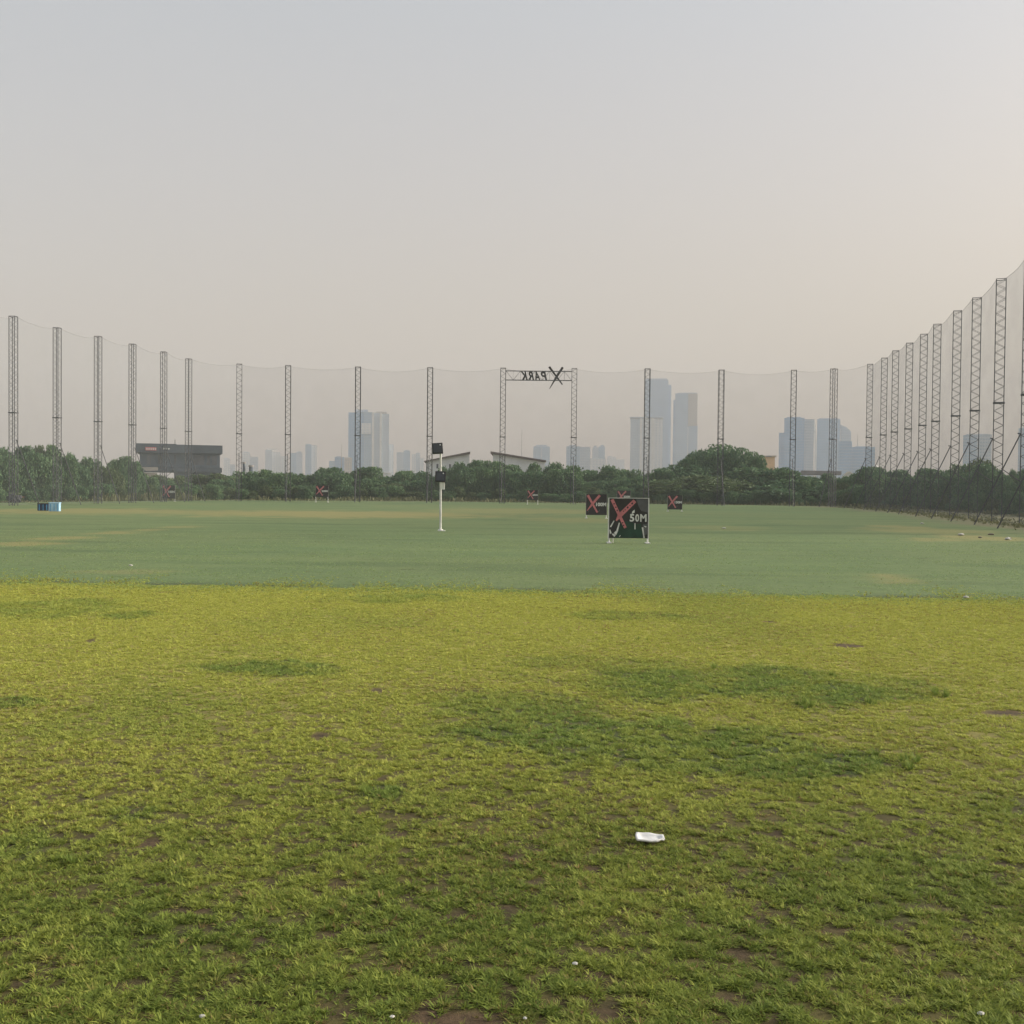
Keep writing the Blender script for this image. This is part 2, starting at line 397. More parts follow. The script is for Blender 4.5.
# taller weeds that stand clear of the lawn
W = [(805,706,1.6),(810,708,1.3),(938,694,1.5),(943,696,1.3),(718,668,1.2),(830,676,1.2),(875,705,1.1),(66,860,.9),(70,862,.9),(640,640,.8),(455,632,.8),(870,756,1.2),(905,768,1.2),(915,764,1.1),(728,732,1.1),(380,792,.8),(386,796,.8),(372,790,.8)]
for (px, py, s) in W:
    c_ = ground(px, py, .04)
    for k in range(4):
        x = np.append(x, c_.x + random.gauss(0, .05)); y = np.append(y, c_.y + random.gauss(0, .06))
        lush = np.append(lush, .5); green = np.append(green, .95); dry = np.append(dry, 0); sc = np.append(sc, s*random.uniform(.4, .75)); idx = np.append(idx, 6)
        rot = np.vstack([rot, [0, 0, random.uniform(0, 6)]])
for _ in range(260):   # pale seed heads and weeds along the edge of the mown range
    a = random.choice((-12.5, -12, -11.3, -10.6, -6.5, -5.8, 3, 9, 10.5, random.uniform(-15, 15))) + random.gauss(0, .7)
    x = np.append(x, a); y = np.append(y, edge(np.array(a)) + random.gauss(.5, .5))
    lush = np.append(lush, 0); green = np.append(green, random.uniform(.0, .8)); dry = np.append(dry, random.choice((0, .2, .6))); sc = np.append(sc, random.uniform(.25, .6)); idx = np.append(idx, 6)
    rot = np.vstack([rot, [0, 0, random.uniform(0, 6)]])
zz = lawn_z(x, y) - .006
turfy = np.zeros(len(x)); turfy[:len(tf_)] = tf_
def more(xa, ya, za, tu, gr_, dr, lu, sca, ix):
    global x, y, zz, turfy, green, dry, lush, sc, idx, rot
    k_ = len(xa); full = lambda v: np.full(k_, v) if np.isscalar(v) else v
    x = np.append(x, xa); y = np.append(y, ya); zz = np.append(zz, full(za)); turfy = np.append(turfy, full(tu)); green = np.append(green, full(gr_)); dry = np.append(dry, full(dr))
    lush = np.append(lush, full(lu)); sc = np.append(sc, full(sca)); idx = np.append(idx, ix)
    rot = np.vstack([rot, np.stack([rng.normal(0, .18, k_), rng.normal(0, .18, k_), rng.uniform(0, 6.283, k_)], -1)])
k_ = 16000; xa = rng.uniform(-17, 17, k_); ya = edge(xa) + (fbm(xa*.9, xa*0, 77, 4)-.5)*1.1 + rng.exponential(.9, k_)*(.15 + sstep(.35, .7, fbm(xa*.7, xa*0+3, 12, 3)))
more(xa, ya, -.004, 0, rng.uniform(0, .8, k_), np.where(rng.random(k_) < .15, .7, 0), 0, rng.uniform(.45, .85, k_), rng.integers(0, 6, k_))
k_ = 170000; ya = 27 + 43*rng.random(k_)**1.25; xa = rng.uniform(-1, 1, k_)*(.52*ya + 5)
q_ = sstep(.36, .62, fbm(xa*.55, ya*.9, 15, 4)); ok = (ya > edge(xa) + .25) & (rng.random(k_) < (.08 + .45*q_)*(1 - sstep(38, 68, ya)))
xa, ya = xa[ok], ya[ok]; k_ = len(xa)
more(xa, ya, -.004, 1, rng.uniform(0, 1, k_), np.where(rng.random(k_) < .06, .5, 0), 0, rng.uniform(.4, .8, k_)*np.interp(ya, [27, 70], [.8, 1.2]), rng.integers(0, 6, k_))
n = len(x)
print('grass tufts', n)
me = bpy.data.meshes.new('grass'); me.vertices.add(n)
me.vertices.foreach_set('co', np.stack([x, y, zz], -1).astype(np.float32).ravel())
for k, v in (('turfy', turfy), ('lush', lush), ('green', green), ('dry', dry), ('rnd', rng.random(n)), ('sc', sc)): set_attr(me, k, v)
a = me.attributes.new('idx', 'INT', 'POINT'); a.data.foreach_set('value', idx.astype(np.int32))
a = me.attributes.new('rot', 'FLOAT_VECTOR', 'POINT'); a.data.foreach_set('vector', rot.astype(np.float32).ravel())
me.materials.append(M['blade'])
go = link('grass', me); tag(go, 'short yellow green grass tufts covering the near ground', 'grass', kind='stuff')
ng = bpy.data.node_groups.new('tuft_scatter', 'GeometryNodeTree')
ng.interface.new_socket('Geometry', in_out='INPUT', socket_type='NodeSocketGeometry'); ng.interface.new_socket('Geometry', in_out='OUTPUT', socket_type='NodeSocketGeometry')
gi = ng.nodes.new('NodeGroupInput'); gout = ng.nodes.new('NodeGroupOutput')
iop = ng.nodes.new('GeometryNodeInstanceOnPoints'); ci = ng.nodes.new('GeometryNodeCollectionInfo')
ci.inputs['Collection'].default_value = tcol; ci.inputs['Separate Children'].default_value = True; ci.inputs['Reset Children'].default_value = True
def nattr(nm, ty):
    q = ng.nodes.new('GeometryNodeInputNamedAttribute'); q.data_type = ty; q.inputs['Name'].default_value = nm; return q.outputs['Attribute']
ng.links.new(gi.outputs[0], iop.inputs['Points']); ng.links.new(ci.outputs[0], iop.inputs['Instance']); iop.inputs['Pick Instance'].default_value = True
ng.links.new(nattr('idx', 'INT'), iop.inputs['Instance Index']); ng.links.new(nattr('rot', 'FLOAT_VECTOR'), iop.inputs['Rotation']); ng.links.new(nattr('sc', 'FLOAT'), iop.inputs['Scale'])
ng.links.new(iop.outputs[0], gout.inputs[0])
md = go.modifiers.new('tufts', 'NODES'); md.node_group = ng

# ------------------------------------------------------------------ lattice towers
PH, PW = 20.0, .74
hw = PW/2
def tower_meshes():
    leg = MB(); leg.box(-.034, .034, -.034, .034, -.1, PH)
    br = MB(); n = 50; dz = PH/n
    cs = [(-hw,-hw),(hw,-hw),(hw,hw),(-hw,hw)]
    for k in range(4):
        a, b = cs[k], cs[(k+1) % 4]
        for i in range(n):
            z0, z1 = i*dz, (i+1)*dz
            p0, p1 = (a, b) if (i + k // 2) % 2 else (b, a)
            br.tube((*p0, z0), (*p1, z1), .017, n=4)
    fl = MB()
    fl.box(-hw-.08, hw+.08, -hw-.08, -hw+.06, 9.79, 9.89); fl.box(-hw-.08, hw+.08, hw-.06, hw+.08, 9.79, 9.89)
    fl.box(-hw-.08, -hw+.06, -hw+.06, hw-.06, 9.79, 9.89); fl.box(hw-.06, hw+.08, -hw+.06, hw-.06, 9.79, 9.89)
    cap = MB()
    for a, b in ((0,1),(1,2),(2,3),(3,0)): cap.tube((*cs[a], PH), (*cs[b], PH), .032, n=4)
    st = MB(); st.tube((0, -hw-.05, 6.9), (0, -3.6, -.05), .05, n=6); st.tube((0, -hw, 6.9), (0, -hw-.25, 6.95), .05, n=6)
    st.tube((0, -hw, 3.3), (0, -1.75, 4.3), .035, n=5)
    return leg.mesh('leg', M['steel']), br.mesh('bracing', M['steel']), fl.mesh('flange', M['steel']), cap.mesh('top_frame', M['steel']), st.mesh('strut', M['steel']), cs
LEG, BRA, FLA, CAP, STR, CS = tower_meshes()
def wall_dir(i):
    a = Vector(POLES[max(0, i-1)]); b = Vector(POLES[min(len(POLES)-1, i+1)]); return (b - a).normalized()
vis = [i for i, q in enumerate(POLES) if -10 < proj((q[0], q[1], 19))[0] < 1030]
vis_no = {i: k+1 for k, i in enumerate(vis)}
SIGN_L, SIGN_R = 11, 12
inward = {}
for i, (x_, y_) in enumerate(POLES):
    d = wall_dir(i)
    if i in (7,): d = Vector((1, .25)).normalized()
    rz = math.atan2(d.y, d.x)           # local +x along the wall, local -y towards the field
    inward[i] = Vector((math.sin(rz), -math.cos(rz)))
    k = vis_no.get(i)
    if i == SIGN_L: lab = 'lattice tower under the K end of the hanging X PARK sign'
    elif i == SIGN_R: lab = 'lattice tower beside the big dark X of the X PARK sign'
    elif k is None: lab = 'lattice tower of the side net just out of the picture'
    else:
        lab = ordn(k) + (' lattice tower from the left along the net' if x_ < 41 and k < 17 else ' lattice tower from the left, on the right side net')
        if k == 1: lab = 'first lattice tower from the left, above the dark heap'
    turn = -math.atan2(x_, y_) if i >= 17 else rz
    t = thing('lattice_tower', (x_, y_, 0), turn, label=lab, cat='tower', group='steel lattice towers holding up the net')
    if i < 7: t.scale = (.84, .84, 1)
    for c_ in CS:
        o = link('leg', LEG, t); o.location = (*c_, 0)
    for nm, me in (('bracing', BRA), ('flange', FLA), ('top_frame', CAP), ('strut', STR)):
        o = link(nm, me, t)
        if nm == 'strut': o.rotation_euler = (0, 0, rz - turn)

# nets between the towers
for i in range(len(POLES)-1):
    a = Vector((*POLES[i], 0)) + Vector((*inward[i], 0))*(hw+.08); b = Vector((*POLES[i+1], 0)) + Vector((*inward[i+1], 0))*(hw+.08)
    span = (b - a).length; sag = .045*span + random.uniform(0, .15); nu, nv = 14, 10
    inn = ((inward[i] + inward[i+1])*.5)
    v = []; f = []
    for q in range(nv+1):
        for u in range(nu+1):
            s, t_ = u/nu, q/nv
            top = PH - .1 - sag*4*s*(1-s)
            bulge = (.35*math.sin(math.pi*t_)*math.sin(math.pi*s) + .05*math.sin(9*s+3*t_+i)) * math.sin(math.pi*s)
            pnt = a.lerp(b, s) + Vector((*inn, 0))*bulge
            v.append((pnt.x, pnt.y, .12 + (top-.12)*t_))
    for q in range(nv):
        for u in range(nu):
            b0 = q*(nu+1)+u; f.append((b0, b0+1, b0+nu+2, b0+nu+1))
    side = i >= 17 or i <= 6
    me = bpy.data.meshes.new('net'); me.from_pydata(v, [], f); me.materials.append(M['net_side' if i >= 17 else 'net_left' if i <= 6 else 'net'])
    for pl in me.polygons: pl.use_smooth = True
    ka, kb = vis_no.get(i), vis_no.get(i+1)
    if ka and kb: lab = 'fine see-through net between the %s and %s towers from the left' % (ordn(ka), ordn(kb))
    elif kb == 1: lab = 'fine net before the first tower at the left edge'
    elif ka: lab = 'net running on from the last tower at the right edge'
    else: lab = 'net bay of the side net just out of the picture'
    o = tag(link('net', me), lab, 'net', 'net bays hung between the towers')
    rp = MB()
    for row, r_ in ((nv, .011), (0, .011)):
        for u in range(nu):
            rp.tube(v[row*(nu+1)+u], v[row*(nu+1)+u+1], r_, n=4)
    rp.build('rope', M['rope'], o)

# ------------------------------------------------------------------ letters
def text_mesh(txt, size, depth, m, offset=.0):
    cu = bpy.data.curves.new('txt', 'FONT'); cu.body = txt; cu.size = size; cu.extrude = depth/2; cu.offset = offset; cu.align_x = 'LEFT'; cu.resolution_u = 3
    o = bpy.data.objects.new('txt', cu); C.objects.link(o)
    me = bpy.data.meshes.new_from_object(o.evaluated_get(bpy.context.evaluated_depsgraph_get()))
    bpy.data.objects.remove(o); me.materials.clear(); me.materials.append(m)
    co = np.empty(len(me.vertices)*3); me.vertices.foreach_get('co', co); co = co.reshape(-1, 3)
    co[:,0] -= co[:,0].min(); co[:,1] -= co[:,1].min()
    return me, co
def fit_text(txt, x0, x1, z0, z1, y, depth, m, mirror=False, slant=0, offset=0):
    me, co = text_mesh(txt, 1, depth, m, offset)
    w, h = co[:,0].max(), co[:,1].max()
    u = co[:,0]/w; v = co[:,1]/h
    if mirror: u = 1 - u
    out = np.stack([x0 + u*(x1-x0) + slant*(v-.5), y + (co[:,2]/ (depth or 1))*depth, z0 + v*(z1-z0)], -1)
    me.vertices.foreach_set('co', out.ravel())
    if not mirror:
        me.flip_normals()
    me.update(); return me
def bar(mb, a, b, wa, wb, y0, y1):
    a = Vector(a); b = Vector(b); d = (b-a).normalized(); n_ = Vector((-d.y, d.x))
    mb.prism([tuple(a + n_*wa/2), tuple(a - n_*wa/2), tuple(b - n_*wb/2), tuple(b + n_*wb/2)], y0, y1); return mb

# X PARK beam, read from behind
pl_, pr_ = POLES[SIGN_L], POLES[SIGN_R]
yb = (pl_[1] + pr_[1])/2
t = thing('overhead_sign', (0, yb, 0), label='dark X PARK sign seen back to front on a truss between two towers', cat='sign')
bz1, bz0 = at(540, 371.2, yb).z, at(540, 380.3, yb).z
bx0, bx1 = pl_[0] + hw + .03, pr_[0] - hw - .03
tr = MB()
for yy in (-.35, .35):
    for z_ in (bz0, bz1): tr.tube((bx0, yy, z_), (bx1, yy, z_), .035, n=5)
n = 9
for i in range(n):
    a, b = bx0 + (bx1-bx0)*i/n, bx0 + (bx1-bx0)*(i+1)/n
    z0, z1 = (bz0, bz1) if i % 2 else (bz1, bz0)
    for yy in (-.35, .35):
        tr.tube((a, yy, z0), (b, yy, z1), .018, n=4); tr.tube((a, yy, bz0), (a, yy, bz1), .016, n=4)
    tr.tube((a, -.35, bz0), (a, .35, bz0), .024, n=4); tr.tube((a, -.35, bz1), (a, .35, bz1), .024, n=4)
tr.build('truss', M['steel'], t)
for ch, x0, x1 in (('K', 520.6, 527.6), ('R', 527.6, 534.2), ('A', 534.4, 540.8), ('P', 541.2, 547.2)):
    me = fit_text(ch, at(x0, 375, yb).x, at(x1, 375, yb).x - .12, bz0 - .02, bz1 + .02, .55, .12, M['black'], mirror=True, slant=-.30, offset=.035)
    link('letter_' + ch, me, t).name = 'letter'
xm = MB()
A = lambda px, py: (at(px, py, yb).x, at(px, py, yb).z)
bar(xm, A(549.3, 366.4), A(562.6, 384.3), .34, .16, .5, .62)
bar(xm, A(563.0, 366.8), A(556.6, 376.6), .34, .34, .62, .74); bar(xm, A(556.6, 376.6), A(549.6, 388.5), .34, .07, .62, .74)
xm.build('emblem', M['black'], t)

# ------------------------------------------------------------------ distance signs
def sign(px0, px1, py0, py1, pyg, txt, label, full=False, gy=None):
    cx = (px0+px1)/2
    Yd = gy or ground(cx, pyg).y
    pc = at(cx, (py0+py1)/2, Yd)
    w = (px1-px0)*Yd/F_PX; z1 = at(cx, py0, Yd).z; z0 = at(cx, py1, Yd).z; h = z1-z0
    x0 = -w/2
    t = thing('distance_sign', (pc.x, Yd, 0), label=label, cat='sign', group='distance signs on the range')
    P = lambda u, v: (x0 + u*w, z0 + v*h)
    pb = MB(); pb.box(-w/2, w/2, -.02, .02, z0, z1); pb.build('panel', M['panel'], t)
    fr = MB()
    e_ = .025 if full else .013
    for s in (-1, 1): fr.box(s*(w/2+.005)-e_, s*(w/2+.005)+e_, -.035, .035, z0-.02, z1+(.03 if full else .01))
    if full: fr.box(-w/2+.02, w/2-.02, -.03, .03, z1+.004, z1+.03)
    fr.build('frame', M['white' if full else 'concrete'], t)
    for s in (-1, 1):
        lg = MB(); lg.tube((s*(w/2-.03), 0, -.05), (s*(w/2-.03), 0, z0), .04, n=8)
        if full and s < 0: lg.tube((s*(w/2-.22), .25, -.05), (s*(w/2-.22), .02, z0), .035, n=8)
        lg.box(s*(w/2-.03)-.10, s*(w/2-.03)+.10, -.28, .28, -.02, .05)
        lg.build('leg', M['white'], t)
    if full:
        k = lambda x_, y_: P((x_-130)/625, 1-(y_-205)/630)
        g = MB(); g.prism([k(235,828), k(262,770), k(330,600), k(420,560), k(560,610), k(640,600), k(672,828)], -.026, -.02); g.build('print', M['sign_green'], t)
        g = MB(); g.prism([k(560,215), k(745,215), k(745,425), k(640,400), k(600,330)], -.026, -.02); g.prism([k(670,610), k(735,600), k(740,760), k(700,790), k(668,700)], -.0285, -.0262)
        g.build('print', M['sign_grey'], t)
        g = MB()
        bar(g, k(300,590), k(262,730), 18*w/625, 30*w/625, -.031, -.027); bar(g, k(262,725), k(232,770), 30*w/625, 50*w/625, -.034, -.031)
        bar(g, k(215,560), k(160,660), 16*w/625, 22*w/625, -.031, -.027); bar(g, k(150,700), k(165,765), 14*w/625, 30*w/625, -.031, -.027); bar(g, k(190,770), k(235,800), 22*w/625, 40*w/625, -.038, -.0345)
        bar(g, k(545,595), k(545,692), 12*w/625, 20*w/625, -.031, -.027); bar(g, k(662,660), k(690,830), 24*w/625, 16*w/625, -.036, -.030)
        bar(g, k(690,640), k(722,655), 10*w/625, 18*w/625, -.036, -.030); bar(g, k(320,790), k(300,810), 8*w/625, 14*w/625, -.031, -.027)
        g.prism([k(535,380), k(538,425), k(490,448), k(500,410)], -.033, -.027)
        g.build('print', M['lettering'], t)
        e = MB(); bar(e, k(178,222), k(395,672), 50*w/625, 44*w/625, -.034, -.0215)
        bar(e, k(538,240), k(300,480), 62*w/625, 70*w/625, -.042, -.0345); bar(e, k(300,480), k(248,560), 66*w/625, 20*w/625, -.042, -.0345)
        em = e.build('emblem', M['red'], t)
        dm = MB()
        for (ex, ey) in ((494,284),(425,347)):
            dm.prism([k(ex-17,ey+4), k(ex+2,ey-20), k(ex+19,ey-4), k(ex+2,ey+20)], -.046, -.0425)
        for (ex, ey) in ((462,316),(388,384),(360,410)):
            dm.prism([k(ex-10,ey), k(ex,ey-11), k(ex+10,ey), k(ex,ey+11)], -.046, -.0425)
        for (ex, ey) in ((212,290),(240,345),(262,395),(348,590),(366,630)):
            dm.prism([k(ex-12,ey-4), k(ex+6,ey-14), k(ex+13,ey+4), k(ex-5,ey+14)], -.046, -.0425)
        dm.build('lettering', M['panel'], em)
        for ch, xa_, xb_ in ((txt[0], 460, 532), (txt[1], 548, 608), (txt[2], 624, 724)):
            me = fit_text(ch, k(xa_,0)[0], k(xb_,0)[0], k(0,572)[1], k(0,450)[1], -.033, .008, M['lettering'], offset=.03)
            link('lettering', me, t)
    else:
        e = MB(); bar(e, P(.08,.95), P(.55,.12), .12*w, .08*w, -.034, -.0215); bar(e, P(.66,.95), P(.30,.52), .12*w, .11*w, -.042, -.0345); bar(e, P(.30,.52), P(.05,.2), .11*w, .03*w, -.042, -.0345)
        e.build('emblem', M['red'], t)
        me = fit_text(txt, P(.48,0)[0], P(.97,0)[0], P(0,.42)[1], P(0,.60)[1], -.028, .008, M['lettering'], offset=.05)
        link('lettering', me, t)
        g = MB(); bar(g, P(.60,.14), P(.66,.26), .03*w, .05*w, -.029, -.022); bar(g, P(.1,.12), P(.16,.28), .03*w, .02*w, -.029, -.022); g.build('print', M['sign_grey'], t)
    return t
sign(608.6, 648.4, 498.5, 538.2, 543.3, '50M', 'biggest black distance sign reading 50M with a pink-red X', full=True)
sign(586, 606.8, 494.2, 515, 518.5, '100M', 'black 100M sign with red X, just beside the 50M sign')
sign(667.6, 682.2, 495.3, 509.5, 511.4, '150M', 'small black red-X sign standing alone on the grass beyond the 50M sign')
sign(617, 630.5, 490.6, 503, 505, '200M', 'small red-X sign peeping over the top of the 50M sign', gy=150)
sign(162.2, 175.2, 485.2, 498.6, 501.2, '150M', 'small red-X sign below the dark flat-roofed building')
sign(315.6, 328.2, 485.6, 496.8, 499, '200M', 'faint red-X sign at the hedge foot below the pair of thin pale towers', gy=158)
sign(527.2, 538, 490.2, 500, 502, '200M', 'faint red-X sign at the hedge foot under the X PARK beam', gy=157)

# ------------------------------------------------------------------ floodlight post
b0 = ground(440.5, 531); Yp = b0.y; ht = at(440, 444, Yp).z
t = thing('floodlight_post', (b0.x, Yp, 0), R(0), label='white post with two square black floodlights standing on the mown range', cat='floodlight post')
pb = MB(); pb.tube((0,0,-.05), (-.03,0,ht-.2), .068, .058, n=12); pb.build('pole', M['white'], t)
fb = MB(); fb.tube((0,0,-.02), (0,0,.10), .17, .14, n=14); fb.box(-.02, .26, -.2, .2, -.02, .045); fb.build('foot', M['white'], t)
for (cx, cy, rot) in ((437.8, 448.6, R(-4)), (440.6, 476.8, R(2))):
    c = at(cx, cy, Yp); wl = 10.4*Yp/F_PX; hl = 10.8*Yp/F_PX
    k = MB(); k.box(-wl/2, wl/2, -.09, .09, -hl/2, hl/2); o = k.build('floodlight', M['black'], t, .02); o.location = (c.x-b0.x, -.2, c.z); o.rotation_euler = (R(-12), rot, R(6))
    k = MB(); k.box(-wl/2+.06, wl/2-.06, -.100, -.092, -hl/2+.06, hl/2-.06); k.build('glass', M['lens'], o)
    k = MB(); k.box(wl/2-.17, wl/2-.10, -.106, -.1005, hl/2-.16, hl/2-.09); k.build('badge', M['lettering'], o)
    k = MB()
    for q in range(7): k.box(-wl/2+.05+q*.07, -wl/2+.07+q*.07, .092, .15, -hl/2+.05, hl/2-.05)
    k.build('fin', M['black'], o)
    k = MB(); k.tube((c.x-b0.x, -.1, c.z), (-.02, 0, c.z), .035, n=8); k.build('bracket', M['black'], t)
c = at(442.3, 486, Yp); k = MB(); k.box(c.x-b0.x-.06, c.x-b0.x+.14, -.16, -.072, c.z-.2, c.z+.2); k.build('control_box', M['f_strip'], t, .01)

# ------------------------------------------------------------------ things on the left of the field
def crate(px0, px1, py0, pyg, mats, label, kind):
    b = ground((px0+px1)/2, pyg); w = (px1-px0)*b.y/F_PX; h = at((px0+px1)/2, py0, b.y).z
    t = thing(kind, (b.x, b.y, 0), R(8), label=label, cat=kind.replace('_', ' '))
    d = .6
    k = MB(); k.box(-w/2, w/2, -d/2, d/2, -.01, h*.88); k.build('body', mats[0], t, .04)
    k = MB(); k.box(-w/2-.02, w/2+.02, -d/2-.03, d/2+.03, h*.883, h); k.build('lid', mats[1], t, .02)
    k = MB()
    for s in (-.32, 0.02, .34): k.box(s*w-.03, s*w+.03, -d/2-.025, -d/2+.004, .03, h*.84)
    k.build('rib', mats[2], t)
crate(38.5, 49.2, 503.2, 510.6, (M['crate_navy'], M['crate_dark'], M['crate_blue']), 'low dark navy crate standing against the pale blue tub on the range', 'crate')
crate(49.9, 59.8, 502.4, 511.3, (M['crate_pale'], M['crate_pale'], M['crate_blue']), 'pale blue plastic tub beside the low dark crate on the range', 'tub')
b = ground(14.5, 502.6)
bm = bmesh.new(); bmesh.ops.create_icosphere(bm, subdivisions=3, radius=1)
for vv in bm.verts:
    q = vv.co; s = 1 + .22*math.sin(5*q.x+2*q.y) * math.cos(4*q.z+q.y*3); vv.co = Vector((q.x*.85*s, q.y*.5*s, max(-.02, (q.z*.55+.42)*s)))
me = bpy.data.meshes.new('heap'); bm.to_mesh(me); bm.free(); me.materials.append(M['tarp'])
t = thing('heap', (b.x, b.y, 0), label='dark sheeted heap below the first lattice tower from the left', cat='heap')
link('cover', me, t); k = MB(); k.tube((-.55,-.45,.0), (.5,-.5,.12), .13, n=8); k.tube((-.4,-.55,.2), (.3,-.52,.34), .1, n=8); k.build('roll', M['crate_dark'], t)
c = ground(21.5, 501.6); k = MB(); k.tube((0,0,-.01), (0,0,.55), .28, .40, n=14); k.tube((0,0,.55), (0,0,.63), .44, .44, n=14)
o = tag(k.build('planter', M['terracotta'], None, .02), 'small terracotta-coloured tub beside the dark sheeted heap', 'planter'); o.location = (c.x, c.y, 0)

# ------------------------------------------------------------------ litter
def foam_tray():
    c = ground(650, 840, .06); z = float(lawn_z(np.array(c.x), np.array(c.y)))
    bm = bmesh.new(); L_, W_, H_ = .205, .14, .018
    nx, ny = 12, 8; vs = {}
    for i in range(nx+1):
        for j in range(ny+1):
            u, v = i/nx*2-1, j/ny*2-1
            rim = max(abs(u), abs(v)); zz = H_*(sstep(.62, .95, np.array(rim))) * 1.0 + .002*math.sin(5*u+2*v)
            cut = .02 if (u > .6 and v < -.3) else 0
            vs[i,j] = bm.verts.new((u*L_/2*(1-.06*v*v), v*W_/2*(1 - .25*max(0,u))+cut, float(zz)))
    for i in range(nx):
        for j in range(ny): bm.faces.new((vs[i,j], vs[i+1,j], vs[i+1,j+1], vs[i,j+1]))
    me = bpy.data.meshes.new('foam_tray'); bm.to_mesh(me); bm.free(); me.materials.append(M['foam'])
    for q in me.polygons: q.use_smooth = True
    o = link('foam_tray', me); o.location = (c.x, c.y, z + .035); o.rotation_euler = (R(3), R(2), R(-4))
    sm = o.modifiers.new('thick', 'SOLIDIFY'); sm.thickness = .012
    tag(o, 'torn white foam tray lying on the near grass', 'foam tray')
foam_tray()
def scrap(px, py, size, label, m='litter', nm='litter', flat=.45, onlawn=True):
    c = ground(px, py, .045 if onlawn else 0); z = float(lawn_z(np.array(c.x), np.array(c.y))) if onlawn else 0
    rg = random.Random(int(px*7+py)); bm = bmesh.new(); bmesh.ops.create_icosphere(bm, subdivisions=2, radius=size/2)
    for v in bm.verts: v.co = Vector((v.co.x*rg.uniform(.75, 1.25), v.co.y*rg.uniform(.7, 1.1), v.co.z*flat*rg.uniform(.7, 1.3)))
    me = bpy.data.meshes.new(nm); bm.to_mesh(me); bm.free(); me.materials.append(M[m])
    o = link(nm, me); o.location = (c.x, c.y, z + size*flat*.38 + (.018 if onlawn else 0)); o.rotation_euler = (0, 0, rg.uniform(0, 3))
    return tag(o, label, 'litter' if m != 'stone' else 'stone', kind='thing')
scrap(966, 598.5, .14, 'white scrap on the seam where yellow grass meets the mown range', nm='paper_scrap')
scrap(393/1024*340, 566.5, .13, 'small white scrap on the mown range before the yellow grass', nm='paper_scrap')
scrap(202, 1021, .03, 'tiny white scrap in the grass at the very bottom edge', nm='paper_scrap')
scrap(575, 967, .032, 'whitish pebble in the grass above the bare reddish soil', 'litter', 'pebble')
scrap(981, 1015, .036, 'pale pebble in the lush grass near the bottom corner', 'litter', 'pebble')
scrap(392, 1022, .024, 'tiny white pebble on the bare reddish soil', 'litter', 'pebble')
scrap(525, 1021, .022, 'small pale pebble amid the bare soil at the bottom edge', 'litter', 'pebble')
scrap(961, 535.5, .34, 'larger white bag scrap on the worn strip by the side net', nm='plastic_bag', onlawn=False)
scrap(1008, 540, .36, 'pale scrap on the worn strip nearest the last tower', nm='plastic_bag', onlawn=False)
scrap(922, 524, .3, 'white scrap on the worn strip farther along the side net', nm='plastic_bag', onlawn=False)
scrap(980, 538, .2, 'dark stone between two pale scraps by the side net', 'stone', 'stone', onlawn=False)
scrap(991, 535, .36, 'dark flat stone lying on the worn strip by the side net', 'stone', 'stone', .3, onlawn=False)
scrap(724, 528.5, .3, 'faint white scrap on the mown range below the far big tree', nm='paper_scrap', flat=.25, onlawn=False)

# ------------------------------------------------------------------ trees
def crown_mesh(seed, nl, lobes, squat, leafm, leaf=(.22, .42), name='crown', bottom=0.05):
    """unit-size crown (radius about 1, height 1): leaf sprays through many uneven lobes"""
    rg = np.random.default_rng(seed)
    cen = []
    for i in range(lobes):
        a = rg.uniform(0, 2*np.pi); h = rg.uniform(bottom+.1, .82); r = rg.uniform(0, .72)*np.sqrt(max(.05, 1-((h-.42)/.62)**2))
        cen.append((r*np.cos(a), r*np.sin(a), h, rg.uniform(.16, .34)))
    cen += [(0, 0, .62, .36), (0, 0, .35, .42)]
    cen = np.array(cen); w = cen[:,3]**2; pick = rg.choice(len(cen), nl, p=w/w.sum())
    d = rg.normal(size=(nl, 3)); d /= np.linalg.norm(d, axis=1)[:,None]
    rr = cen[pick,3]*rg.uniform(.55, 1.06, nl)**.6*(1 + .12*np.sin(d[:,0]*7+pick) )
    pos = cen[pick,:3] + d*rr[:,None]*np.array([1.15, 1.15, squat])
    ok = (pos[:,2] > bottom*.4) & (pos[:,2] < 1.02); pos = pos[ok]; d = d[ok]; pick = pick[ok]; n = len(pos)
    nrm = d*.7 + rg.normal(size=(n,3))*.75; nrm /= np.linalg.norm(nrm, axis=1)[:,None]
    t1 = np.cross(nrm, rg.normal(size=(n,3))); t1 /= np.linalg.norm(t1, axis=1)[:,None]; t2 = np.cross(nrm, t1)
    s = rg.uniform(leaf[0], leaf[1], n)[:,None]*.5*.25
    tint = np.clip(.5 + rg.normal(0, .22, n) + .3*(rg.random(len(cen))[pick]-.5), 0, 1)
    v = np.empty((n, 4, 3)); asp = rg.uniform(.4, .8, n)[:,None]
    v[:,0] = pos - t1*s*1.2; v[:,1] = pos - t2*s*asp + nrm*s*.2; v[:,2] = pos + t1*s*1.2 - nrm*s*.25; v[:,3] = pos + t2*s*asp + nrm*s*.2
    me = bpy.data.meshes.new(name); f = np.arange(n*4).reshape(n, 4)
    me.from_pydata(v.reshape(-1,3).tolist(), [], f.tolist()); me.materials.append(leafm)
    set_attr(me, 'tint', np.repeat(tint, 4)); me.update(); return me
def trunk_mesh(seed):
    rg = random.Random(seed); mb = MB(); top = Vector((rg.uniform(-.06,.06), rg.uniform(-.06,.06), .45))
    mb.tube((0,0,-.02), top, .055, .035, n=8)
    for i in range(6):
        a = i*1.05+rg.uniform(-.3,.3); e = top + Vector((math.cos(a)*rg.uniform(.25,.5), math.sin(a)*rg.uniform(.25,.5), rg.uniform(.08,.35)))
        mb.tube(top, e, .026, .008, n=6)
    return mb.mesh('trunk', M['bark'])
